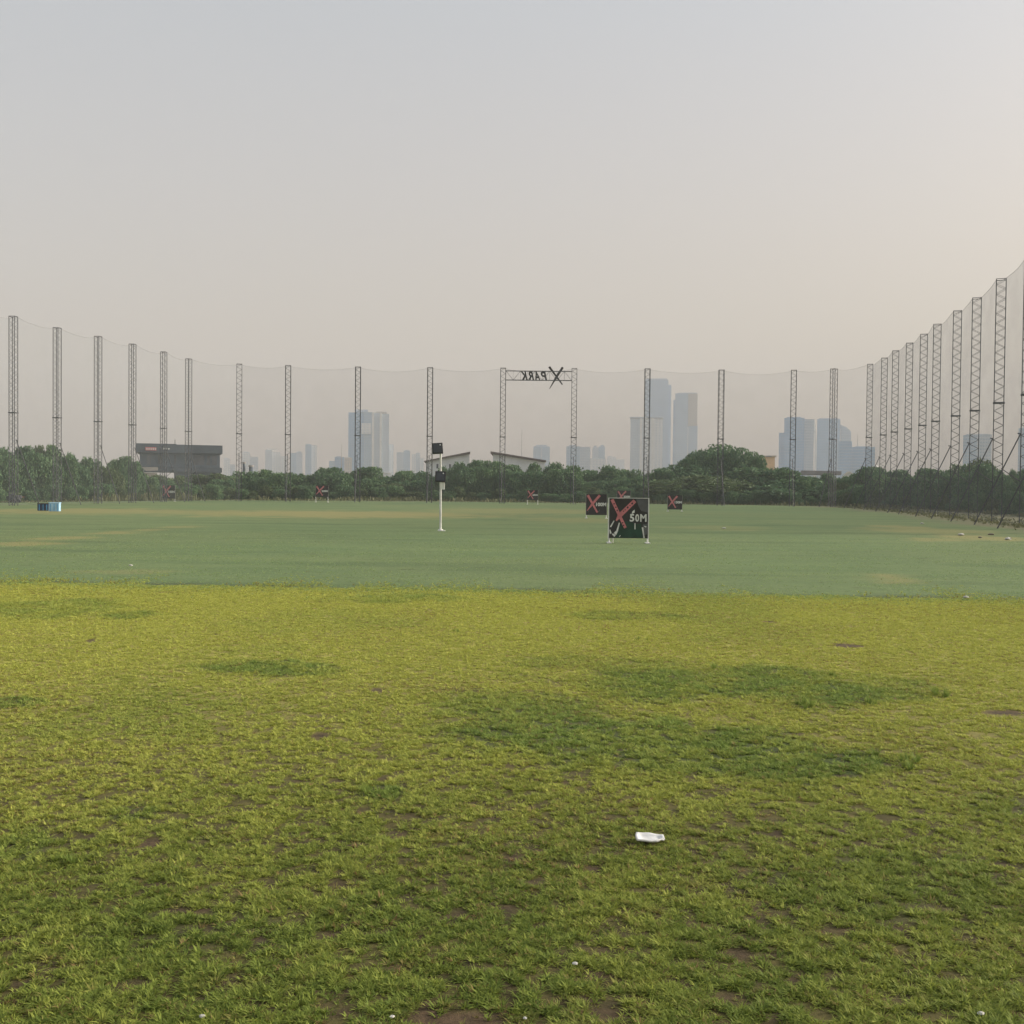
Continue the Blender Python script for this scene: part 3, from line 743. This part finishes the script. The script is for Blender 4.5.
CROWN = [crown_mesh(20+i, 11000, 22+3*i, (.9, 1.1, .8, 1.0, .95)[i], M['leaf']) for i in range(5)]
CROWN_P = [crown_mesh(40+i, 9000, 20+4*i, .95, M['leaf_pale']) for i in range(2)]
CROWN_B = crown_mesh(55, 22000, 46, .8, M['leaf'], (.15, .30))
SHRUB = [crown_mesh(60+i, 5000, 16, .9, M['leaf'], (.25, .5), 'foliage', 0) for i in range(3)]
SHRUB_P = [crown_mesh(70+i, 5000, 16, .9, M['leaf_pale'], (.25, .5), 'foliage', 0) for i in range(2)]
TRUNK = [trunk_mesh(i) for i in range(3)]
TREES = []
def tree(px, py_top, Yd, wpx, kind='dark', label=None, group='trees in the row behind the net', shrub=False):
    p = at(px, py_top, Yd); h = p.z; w = wpx*Yd/F_PX/2
    if h < .8: return
    t = thing('shrub' if shrub else 'tree', (p.x, Yd, -.05), random.uniform(0, 6.28), cat='shrub' if shrub else 'tree', group=group)
    t.scale = (w, w, h*1.02)
    if shrub:
        link('foliage', random.choice(SHRUB_P if kind == 'pale' else SHRUB), t)
        link('stem', random.choice(TRUNK), t)
    else:
        link('crown', CROWN_B if kind == 'big' else random.choice(CROWN_P if kind == 'pale' else CROWN), t)
        link('trunk', random.choice(TRUNK), t)
    if label: t['label'] = label
    TREES.append((t, px, shrub, kind, label is not None))
    return t
SKY = [(-40,448),(-20,446),(0,447),(20,445.5),(40,448.5),(55,449),(70,455),(90,458),(102,463),(115,458.5),(125,457.5),(134,465),(142,472),(160,475),(180,476),(200,475),(218,474),(232,474),(250,471.5),(266,469.5),(285,475),(300,474),
       (325,468.5),(345,472),(362,469.5),(385,475),(402,471),(425,470.5),(445,469),(462,463),(480,461),(500,463),(516,466),(533,463),(555,461),(572,468),(592,471),(610,468),(630,471),(650,474),
       (668,471),(690,466),(775,468),(790,472),(812,475),(830,476),(850,474.5),(870,468.5),(890,472),(905,470),(925,471),(945,470),(965,466),(983,459.5),(1000,468),(1014,471.5),(1030,470),(1050,468)]
def back_depth(px):
    return float(np.interp(px, [-40, 0, 60, 140, 230, 400, 700, 850, 900, 960, 1024, 1060], [146, 150, 158, 172, 186, 196, 190, 184, 170, 150, 128, 122]))
for i, (px, py) in enumerate(SKY):
    kind = 'pale' if (140 <= px <= 220 or px in (40, 983)) else 'dark'
    gap = (SKY[min(i+1, len(SKY)-1)][0] - SKY[max(0, i-1)][0])/2
    tree(px, py + random.choice((-1.5, 0, 0, 1, 2.5)), back_depth(px) + random.uniform(-1.5, 2.5), max(26, gap*2.05)*random.uniform(.8, 1.3), kind)
    # a second, lower one in front fills the row down to the ground
    q = px + random.uniform(5, 11)
    tree(q, py + random.uniform(5, 11) + (4 if 660 < px < 780 else 0), back_depth(q) - random.uniform(5, 8), max(24, gap*2.0)*random.uniform(.85, 1.3), 'pale' if random.random() < .18 else 'dark')
tree(716, 445.5, 196, 92, 'big', 'tallest broad dark tree below the two blue glass towers')
tree(750, 453, 194, 42, 'big', 'tall tree joined to the biggest tree, beside the orange building')
tree(686, 456, 195, 40, 'big', 'tall tree on the near shoulder of the biggest tree, below the second tallest skyscraper')
px = -45
while px < 1060:
    yg = back_depth(px) - 13.5
    tree(px, proj((at(px, 480, yg).x, yg, random.uniform(1.2, 2.6)))[1], yg + random.uniform(-1.2, 1.2), random.uniform(17, 27), 'pale' if random.random() < (.6 if 120 < px < 260 else .3) else 'dark', None, 'shrubs along the foot of the tree row', True)
    px += random.uniform(11, 16)
# labels: each tree is told by the pair of towers it shows between
tx = sorted((proj((POLES[i][0], POLES[i][1], 4))[0], vis_no[i]) for i in vis)
bays = {}
for rec in TREES:
    t, px, shrub, kind, has = rec
    if has: continue
    k = sum(1 for q in tx if q[0] <= px); bays.setdefault((k, shrub), []).append(rec)
for (k, shrub), lst in bays.items():
    lst.sort(key=lambda r: r[1])
    for n_, (t, px, s_, kind, has) in enumerate(lst):
        look = ('low pale bush' if kind == 'pale' else 'low dark bush') if shrub else ('pale green tree' if kind == 'pale' else 'dark green tree')
        if px < 0 or px > 1024: t['label'] = look + ' just out of the picture past the %s edge' % ('left' if px < 0 else 'right'); continue
        if k == 0: where = 'before the first tower'
        elif k >= len(tx): where = 'past the last tower'
        else: where = 'between towers %d and %d' % (k, k+1)
        t['label'] = '%s, %s of %d %s, counting from the left' % (look, ordn(n_+1), len(lst), where)

# dry tall grass along the foot of the trees and the side net
rg = np.random.default_rng(3); n = 9000
px = rg.uniform(-40, 1050, n); Yd = np.array([back_depth(q) for q in px]) - rg.uniform(13, 19, n)
xx = np.array([at(a, 490, b).x for a, b in zip(px, Yd)])
k = rg.random(n) < .35
pi_ = rg.uniform(67, 158, n); wxx = np.interp(pi_, rightwall[:,0], rightwall[:,1]) + rg.normal(.3, 1.3, n)
xx = np.where(k, wxx, xx); Yd = np.where(k, pi_, Yd)
hgt = np.where(k, rg.uniform(.05, .22, n), rg.uniform(.3, 1.2, n)*sstep(.4, .65, fbm(xx*.12, Yd*.12, 6, 3))*np.where(px < 270, 1, .6) + .12)
v = np.empty((n, 4, 3)); an = rg.uniform(0, np.pi, n); wd = rg.uniform(.05, .16, n)
dx, dy = np.cos(an)*wd, np.sin(an)*wd; ln = rg.normal(0, .15, (n, 2))
v[:,0] = np.stack([xx-dx, Yd-dy, xx*0-.02], -1); v[:,1] = np.stack([xx+dx, Yd+dy, xx*0-.02], -1)
v[:,2] = np.stack([xx+dx*.4+ln[:,0], Yd+dy*.4+ln[:,1], hgt], -1); v[:,3] = np.stack([xx-dx*.6+ln[:,0], Yd-dy*.6+ln[:,1], hgt*.9], -1)
me = bpy.data.meshes.new('tall_grass'); me.from_pydata(v.reshape(-1,3).tolist(), [], np.arange(n*4).reshape(n,4).tolist()); me.materials.append(M['leaf_dry'])
set_attr(me, 'tint', np.repeat(rg.random(n), 4))
tag(link('tall_grass', me), 'dry tall grass along the foot of the trees and the side net', 'tall grass', kind='stuff')

# ------------------------------------------------------------------ buildings near the range
def px_box(mb, x0, x1, ytop, Yd, depth, off, zb=-.05, dy=0):
    a = at(x0, ytop, Yd); b = at(x1, ytop, Yd); z = (a.z+b.z)/2
    mb.box(a.x-off.x, b.x-off.x, dy, dy+depth, zb, z); return mb
# dark flat-roofed block
Yd = 262; o0 = at(180, 470, Yd); o0.z = 0
t = thing('office_block', (o0.x, Yd, 0), label='dark grey flat-roofed building with an overhanging top behind the trees', cat='building')
Q = lambda x_, y_: (at(x_, y_, Yd).x - o0.x, at(x_, y_, Yd).z)
xa, za = Q(136.3, 443.6); xb, zb = Q(223, 445.2); zm = Q(180, 453)[1]
zm2 = Q(180, 467)[1]
k = MB(); k.box(xa+.9, xb-.6, .8, 22, zm2, zm); k.box(xa+9, xb-.4, .9, 21, -.05, zm2-.003); k.build('wall', M['dark_clad'], t)
k = MB(); k.prism([(xa, zm+.003), (xb, zm+.003), (xb, zb), (Q(178, 0)[0], zb+.05), (Q(177, 0)[0], za), (xa, za)], 0, 23); k.build('fascia', M['dark_band'], t)
k = MB(); k.box(xa+.5, xb-.1, .4, 22.4, zm2-1.2, zm2-.1); k.build('canopy', M['dark_band'], t)
for x0, x1 in ((148, 152), (159, 163), (175.5, 177), (186.5, 188), (195, 206), (209, 212), (214, 219)):
    a, b = Q(x0, 0)[0], Q(x1, 0)[0]; k = MB(); k.box(a, b, .74, .797, zm2+.6, zm-.5); k.build('window', M['dark_glass'], t)
k = MB(); a, b = Q(146.5, 0)[0], Q(157.5, 0)[0]; k.box(a, b, -.12, -.003, Q(0, 449.2)[1], Q(0, 446)[1]); sg = k.build('sign_board', M['red'], t)
k = MB()
for q in range(5): k.box(a+.25+q*.5, a+.5+q*.5, -.15, -.123, Q(0, 448.6)[1], Q(0, 446.8)[1])
k.build('lettering', M['lettering'], sg)
k = MB(); a = Q(164.5, 0)[0]
for q in range(3): k.box(a+q*.55, a+.35+q*.55, -.08, -.003, Q(0, 448)[1], Q(0, 446.5)[1])
k.build('lettering', M['lettering'], t)
face(t); k = MB(); a = Q(176, 0)[0]; k.tube((a, 5, za-.2), (a, 5, za+1.2), .08, n=6); k.build('antenna', M['steel'], t)
# pale porch in front of it
o1 = at(150, 475, 250); t = thing('porch', (o1.x, 250, 0), label='small white-walled porch with sloping props under the dark building', cat='porch')
Q2 = lambda x_, y_: (at(x_, y_, 250).x - o1.x, at(x_, y_, 250).z)
k = MB(); k.prism([Q2(141, 467), Q2(158, 467), Q2(158, 470.5), Q2(146, 471)], 0, 3.5); k.build('roof', M['concrete'], t)
k = MB(); bar(k, Q2(139, 467), Q2(138.2, 480), .5, .5, .2, .7); bar(k, Q2(142, 471), Q2(147, 481), .5, .6, .2, .7); k.build('prop', M['f_strip'], t)
k = MB(); x0, x1 = Q2(142, 0)[0], Q2(158, 0)[0]; k.box(x0, x1, 3, 3.4, -.05, Q2(0, 471.3)[1]); k.build('wall', M['concrete'], t); face(t)

# pair of white sheds whose roofs fall towards each other
def shed(pts_px, Yd, depth, roof_px, label, wins=()):
    o0 = at(sum(p[0] for p in pts_px)/len(pts_px), 480, Yd)
    t = thing('shed', (o0.x, Yd, 0), label=label, cat='shed')
    q = lambda x_, y_: (at(x_, y_, Yd).x - o0.x, at(x_, y_, Yd).z)
    lo = [q(*p) for p in pts_px]; MB().prism([(lo[0][0], -.05)] + lo + [(lo[-1][0], -.05)], 0, depth).build('wall', M['shed_wall'], t)
    MB().prism([q(*p) for p in roof_px], -.8, depth+.5).build('roof', M['shed_roof'], t)
    for (x0, x1, y0, y1) in wins:
        a = q(x0, y0); b = q(x1, y1); MB().box(a[0], b[0], -.08, -.003, b[1], a[1]).build('window', M['dark_glass'], t)
    face(t)
shed([(426, 461.2), (469.5, 454)], 270, 30, [(424.2, 460.9), (470.2, 451.6), (470.2, 453.7), (424.2, 461.9)], 'white shed with its roof rising towards the X PARK beam, behind the post', ((436.5, 438.4, 464, 468.5), (449.2, 450.8, 464.2, 470)))
shed([(493, 454), (545, 462.2)], 270, 30, [(490.6, 451.4), (546, 460.4), (546, 461.9), (490.6, 453.5)], 'white shed with a brown roof sloping down behind the hedge')
o0 = at(770, 470, 300); t = thing('orange_building', (o0.x, 300, 0), label='small orange building showing over the edge of the biggest tree', cat='building')
a, b = at(762, 455.5, 300), at(775, 455.5, 300)
MB().box(a.x-o0.x, b.x-o0.x, 0, 12, -.05, a.z-.4).build('wall', M['orange_wall'], t); MB().box(a.x-o0.x-.3, b.x-o0.x+.3, -.3, 12.3, a.z-.397, a.z).build('roof', M['f_beige'], t)
o0 = at(828, 475, 330); t = thing('low_hall', (o0.x, 330, 0), label='long low grey-roofed hall with a pale arched end above the hedge', cat='hall')
q = lambda x_, y_: (at(x_, y_, 330).x - o0.x, at(x_, y_, 330).z)
MB().box(q(800,0)[0], q(842,0)[0], .3, 25, -.05, q(0,474.5)[1]).build('wall', M['shed_wall'], t)
MB().prism([q(799,474.3), q(841.5,474.3), q(841.5,471.2), q(801,470.3)], 0, 25).build('roof', M['grey_roof'], t)
arc = [q(842.3 + 13*i/10, 476.4 - 5.0*math.sin(math.pi*i/10)) for i in range(11)]
inn_ = [q(843.4 + 10.8*i/10, 476.4 - 3.6*math.sin(math.pi*i/10)) for i in range(11)][::-1]
MB().prism(arc + inn_, -.5, 20).build('arch', M['f_strip'], t)
MB().prism(inn_[::-1] + [q(854.2, 482), q(843.4, 482)], 0, 19).build('wall', M['shed_wall'], t); face(t)
for (cx, cy, r_, lab) in ((875.3, 467.3, .55, 'white round globe light over the hedge at the far corner of the net'), (965.5, 466.3, .36, 'small white round globe light over the trees behind the side net')):  # two white dots of light, built as plain globes on thin posts
    Yt = 200 if cx < 900 else 165
    c = at(cx, cy, Yt); t = thing('globe_light', (c.x, Yt, 0), label=lab, cat='light')
    bm = bmesh.new(); bmesh.ops.create_uvsphere(bm, u_segments=16, v_segments=10, radius=r_)
    for v_ in bm.verts: v_.co.z = v_.co.z*.8
    me = bpy.data.meshes.new('dome'); bm.to_mesh(me); bm.free(); me.materials.append(M['white']); o = link('dome', me, t); o.location = (0, 0, c.z)
    MB().tube((0,0,-.05), (0,0,c.z-r_*.6), .12, n=8).build('post', M['concrete'], t)
for (cx, cy, Yc) in ((244, 462, 330), (251, 465.3, 330)):
    c = at(cx, cy, Yc); t = thing('chimney', (c.x, Yc, 0), label='%s dark chimney stack over the hedge right of the dark building' % ('taller' if cx < 247 else 'shorter, thicker'), cat='chimney')
    MB().tube((0,0,-.05), (0,0,c.z-.5), .45 if cx < 247 else .7, .4 if cx < 247 else .62, n=10).build('stack', M['dark_clad'], t)
    MB().tube((0,0,c.z-.497), (0,0,c.z), .5 if cx < 247 else .75, n=10).build('rim', M['concrete'], t)

# ------------------------------------------------------------------ far city
def city(name, Yd, parts, label, cat='tower block'):
    xs_ = [p[1] for p in parts] + [p[2] for p in parts]; cx = (min(xs_)+max(xs_))/2
    o0 = at(cx, 480, Yd); t = thing(name, (o0.x, Yd, 0), label=label, cat=cat, group='hazy city buildings beyond the trees')
    for pt in parts:
        nm, x0, x1, y0, y1, ms, dy, depth = pt[:8]
        a = at(x0, y0, Yd); b = at(x1, y0, Yd); z1 = (a.z + b.z)/2; z0 = -.05 if y1 is None else (at(x0, y1, Yd).z + at(x1, y1, Yd).z)/2 + .03
        mb = MB()
        if len(pt) > 8: mb.prism([(at(p_[0], p_[1], Yd).x-o0.x, at(p_[0], p_[1], Yd).z) for p_ in pt[8]], dy, dy+depth)
        elif nm == 'mast': mb.tube(((a.x+b.x)/2-o0.x, dy, z0), ((a.x+b.x)/2-o0.x, dy, z1), (b.x-a.x)/2, (b.x-a.x)/4, n=6)
        else: mb.box(a.x-o0.x, b.x-o0.x, dy, dy+depth, z0, z1)
        mb.build(nm, M[ms], t)
    face(t); return t
city('skyscraper', 1500, [('wall',348.6,364,412.6,None,'f_deep',0,40),('wall',364.05,372,412.2,None,'f_blue',-2,42),('column',372.05,374.2,412.5,None,'f_strip',-4,44),('wall',374.25,379.8,413,None,'f_grey',-1,42),
    ('column',379.85,381.8,413,None,'f_strip',-4,44),('wall',381.85,389.2,413.8,None,'f_grey',-2,42),('crown',355,368,409.4,412.1,'f_grey',5,25),('crown',376,387,411.4,412.9,'f_beige',4,30),
    ('sky_lobby',361.5,371.3,423.5,434,'f_pale',-5,2.9),('annex',389.25,393.8,444,None,'f_pale',5,30)], 'broad grey-blue skyscraper with pale columns standing by itself')
city('low_block', 900, [('wall',373,391,473.5,None,'f_pale',0,30),('roof',372.5,391.5,472.6,473.45,'f_strip',-1,32)], 'low white block at the foot of the broad grey-blue skyscraper')
city('tower_block', 1700, [('wall',305.4,311.2,444.6,None,'f_blue',0,25),('wall',311.25,317,445.2,None,'f_pale',3,25),('roof',305.8,310.8,444,444.55,'f_grey',2,20)], 'thin pale twin-slab tower, tallest right of the chimneys')
city('tower_block', 1800, [('wall',290.2,296,453,None,'f_blue',0,25),('wall',296.05,302.4,452.2,None,'f_grey',2,25),('roof',297,301,451.4,452.15,'f_grey',4,15)], 'pale blue block just left of the thin twin-slab tower')
city('tower_block', 2000, [('wall',265.3,272,450,None,'f_grey',0,30),('roof',266.5,277,448.6,449.95,'f_strip',3,24),('wall',272.05,280.5,452,None,'f_pale',3,30),('wall',280.55,287.5,456,None,'f_pale',1,30)], 'stepped whitish block behind the chimney stacks')
city('tower_block', 2000, [('wall',242.2,250.2,452.6,None,'f_pale',0,30),('wall',250.25,258.2,456.8,None,'f_grey',2,30),('roof',243.5,249,451.8,452.55,'f_grey',3,15)], 'faint block right of the tower standing beside the dark building')
city('tower_block', 2000, [('wall',223.6,230,458.6,None,'f_pale',0,30),('wall',230.05,235.2,464.5,None,'f_grey',2,30),('roof',224.5,228,457.9,458.55,'f_grey',3,15)], 'very faint block at the end of the dark flat-roofed building')
city('tower_block', 1500, [('wall',329.2,334.6,461,None,'f_blue',0,25),('wall',334.65,344.4,457,None,'f_deep',3,25),('roof',336,341,456.2,456.95,'f_grey',5,15)], 'low blue block below the construction mast')
city('tower_block', 1400, [('wall',344.7,352,457.6,None,'f_beige',0,25),('mast',341,342.3,443.8,None,'concrete',12,1),('roof',345.5,350,456.9,457.55,'f_strip',3,15)], 'beige block with a thin mast beside the broad skyscraper')
city('tower_block', 1700, [('wall',396.8,403.5,452.2,None,'f_grey',0,25),('wall',403.55,410.2,450.6,None,'f_blue',2,25),('roof',404.5,408.5,449.9,450.55,'f_grey',4,15)], 'pale block halfway between the broad skyscraper and the floodlight post')
city('tower_block', 1800, [('wall',412,416,454,None,'f_pale',0,25),('wall',416.05,420,452.8,None,'f_grey',2,25),('wall',420.05,424,458,None,'f_pale',1,20)], 'faint narrow block next to the rising shed roof')
city('tower_block', 1700, [('wall',533.4,549.8,446.4,None,'f_blue',0,30),('roof',536,547,444.8,446.35,'f_grey',3,22),('column',541,542.4,447.2,None,'f_grey',-1.5,1.4)], 'single square pale blue block under the X PARK beam')
city('radio_mast', 1500, [('mast',521.4,522.5,429,None,'concrete',0,1),('cabin',520.2,523.8,463,None,'concrete',-2,4)], 'very thin faint mast over the brown-roofed shed', 'mast')
city('tower_block', 1500, [('wall',566.4,580,446.2,None,'f_blue',0,30),('wall',580.05,590.4,446.8,None,'f_grey',3,30),('roof',569,576,444.9,446.15,'f_grey',5,18),('wall',590.45,606,458.6,None,'f_pale',-2,25)], 'wide pale block with a low white wing behind the beam tower')
city('tower_block', 1800, [('wall',592.4,598.6,447.6,None,'f_grey',0,25),('wall',598.65,605,446.4,None,'f_blue',2,25),('roof',593.5,596.5,445.7,447.55,'f_grey',4,12),('roof',600.5,604,444.9,446.35,'f_grey',4,12)], 'twin-topped faint block right of the beam tower')
city('tower_block', 2300, [('wall',607,616,457,None,'f_pale',0,30),('wall',616.05,624.5,459.5,None,'f_pale',2,30),('roof',608,612,456.3,456.95,'f_grey',3,15)], 'faintest low block left of the wide white tower')
city('skyscraper', 1500, [('wall',630.6,640,418.6,None,'f_grey',0,35),('column',640.05,642,418,None,'f_strip',-2,30),('wall',642.05,652,418.4,None,'f_pale',0,35),('column',652.05,654,418,None,'f_strip',-2,30),('wall',654.05,663,418.6,None,'f_pale',0,35),
    ('crown',630,663.5,417,417.95,'f_grey',-2,38)], 'wide white tower with vertical stripes, in front of the tallest one')
city('skyscraper', 1900, [('wall',645.4,668.4,379.6,None,'f_blue',0,60),('crown',646,667,378.2,379.55,'f_grey',4,50),('wall',668.45,671.4,384.6,None,'f_blue',5,50)], 'tallest skyscraper, blue glass with a flat top')
city('skyscraper', 1800, [('wall',675.4,688.2,393.4,None,'f_blue',0,45),('wall',673.4,675.35,399.6,None,'f_deep',4,38),('facet',688.25,697.6,393.6,425.8,'f_beige',1,43),('wall',688.25,697.6,425.9,None,'f_blue',1,43),('crown',678,697,392.4,393.35,'f_grey',4,36)], 'second tallest blue skyscraper with a lighter beige upper corner')
city('skyscraper', 1400, [('wall',779,784.4,432.6,None,'f_deep',0,35),('wall',784.45,804.4,418,None,'f_deep',-3,40),('roof',787,801,416.8,417.95,'f_blue',2,30),('wall',804.45,814,419.4,None,'f_grey',0,38)], 'broad blue tower left of the white curved strip')
city('glass_fin', 1400, [('fin',813.5,817,419,None,'f_strip',-3,8,[(812.6,419.3),(814.4,419.3),(815.8,430),(816.4,445),(816.4,482),(814.6,482),(814.6,445),(814.1,430)])], 'thin curved white strip between two broad blue towers', 'facade fin')
city('skyscraper', 1450, [('wall',817.2,840.4,419,None,'f_blue',0,40),('roof',819,838,418,418.95,'f_grey',4,30),('wall',840.5,851,425,None,'f_grey',3,35,[(840.5,424.5),(846,427),(851,431.5),(851,482),(840.5,482)])], 'broad blue tower with a slanting shoulder, right of the white strip')
city('office_slab', 1300, [('wall',838.6,852,441.2,None,'f_deep',0,30),('wall',852.05,875,447,None,'f_deep',2,30),('roof',855,870,446.2,446.95,'f_blue',5,20),('mast',857.3,858.1,434,446.1,'concrete',12,1)], 'low stepped blue office slab before the corner tower of the net')
city('skyscraper', 1200, [('wall',963.2,977,435,None,'f_blue',0,40),('wall',977.05,991.8,434.4,None,'f_grey',2,40),('roof',966,988,433.6,434.35,'f_grey',6,28)], 'square blue-grey tower seen through the side net')
city('skyscraper', 1200, [('wall',1018.5,1040,428,None,'f_blue',0,40),('roof',1021,1037,427,427.95,'f_grey',6,28)], 'blue tower cut by the right picture edge')

# ------------------------------------------------------------------ haze, sky and sun
SUN_EL, SUN_AZ = R(21), R(79)      # azimuth clockwise from the view direction (+Y)
hz = MB(); hz.box(-2950, 2950, -290, 3150, -1.06, 320)
m = bpy.data.materials.new('haze'); m.use_nodes = True; nt = m.node_tree; nt.nodes.clear()
out = N(nt, 'ShaderNodeOutputMaterial'); pv = N(nt, 'ShaderNodeVolumePrincipled')
pv.inputs['Color'].default_value = (.61, .62, .65, 1); pv.inputs['Density'].default_value = .00052; pv.inputs['Anisotropy'].default_value = .0
L(nt, pv.outputs[0], out.inputs['Volume'])
tag(hz.build('haze', m), kind='stuff')

w = bpy.data.worlds.new('World'); S.world = w; w.use_nodes = True; nt = w.node_tree
bg = nt.nodes['Background']; sk = N(nt, 'ShaderNodeTexSky', sky_type='NISHITA')
sk.sun_disc = False; sk.sun_elevation = SUN_EL; sk.sun_rotation = SUN_AZ; sk.altitude = 10; sk.air_density = 1.2; sk.dust_density = 6; sk.ozone_density = 1.5
tc = N(nt, 'ShaderNodeTexCoord'); sx = N(nt, 'ShaderNodeSeparateXYZ'); L(nt, tc.outputs['Generated'], sx.inputs[0])
veil = mixc(nt, ramp(nt, sx.outputs[2], .02, .42), (3.75, 2.80, 2.22), (3.03, 2.95, 2.74))   # smog veil: warm low down, cooler overhead
sunward = math_node(nt, 'MULTIPLY', ramp(nt, sx.outputs[0], -.45, .75), ramp(nt, sx.outputs[2], .46, .2))
veil = mixc(nt, sunward, veil, (3.6, 2.58, 1.75))   # the smog glows peach towards the sun
L(nt, mixc(nt, .5, sk.outputs[0], veil), bg.inputs[0])
bg.inputs[1].default_value = .15
sd = bpy.data.lights.new('sun', 'SUN'); sd.energy = 4.0; sd.angle = R(8); sd.color = (1, .93, .83)
so = bpy.data.objects.new('sun', sd); C.objects.link(so)
sv = Vector((math.sin(SUN_AZ)*math.cos(SUN_EL), math.cos(SUN_AZ)*math.cos(SUN_EL), math.sin(SUN_EL)))
so.rotation_euler = sv.to_track_quat('Z', 'Y').to_euler()
so.location = (60, 30, 60)

vs_ = S.view_settings; vs_.view_transform = 'Standard'; vs_.look = 'None'; vs_.gamma = 1; vs_.exposure = .72; vs_.use_curve_mapping = False
S.cycles.max_bounces = 8; S.cycles.transparent_max_bounces = 24; S.cycles.volume_bounces = 1
S.cycles.use_denoising = True
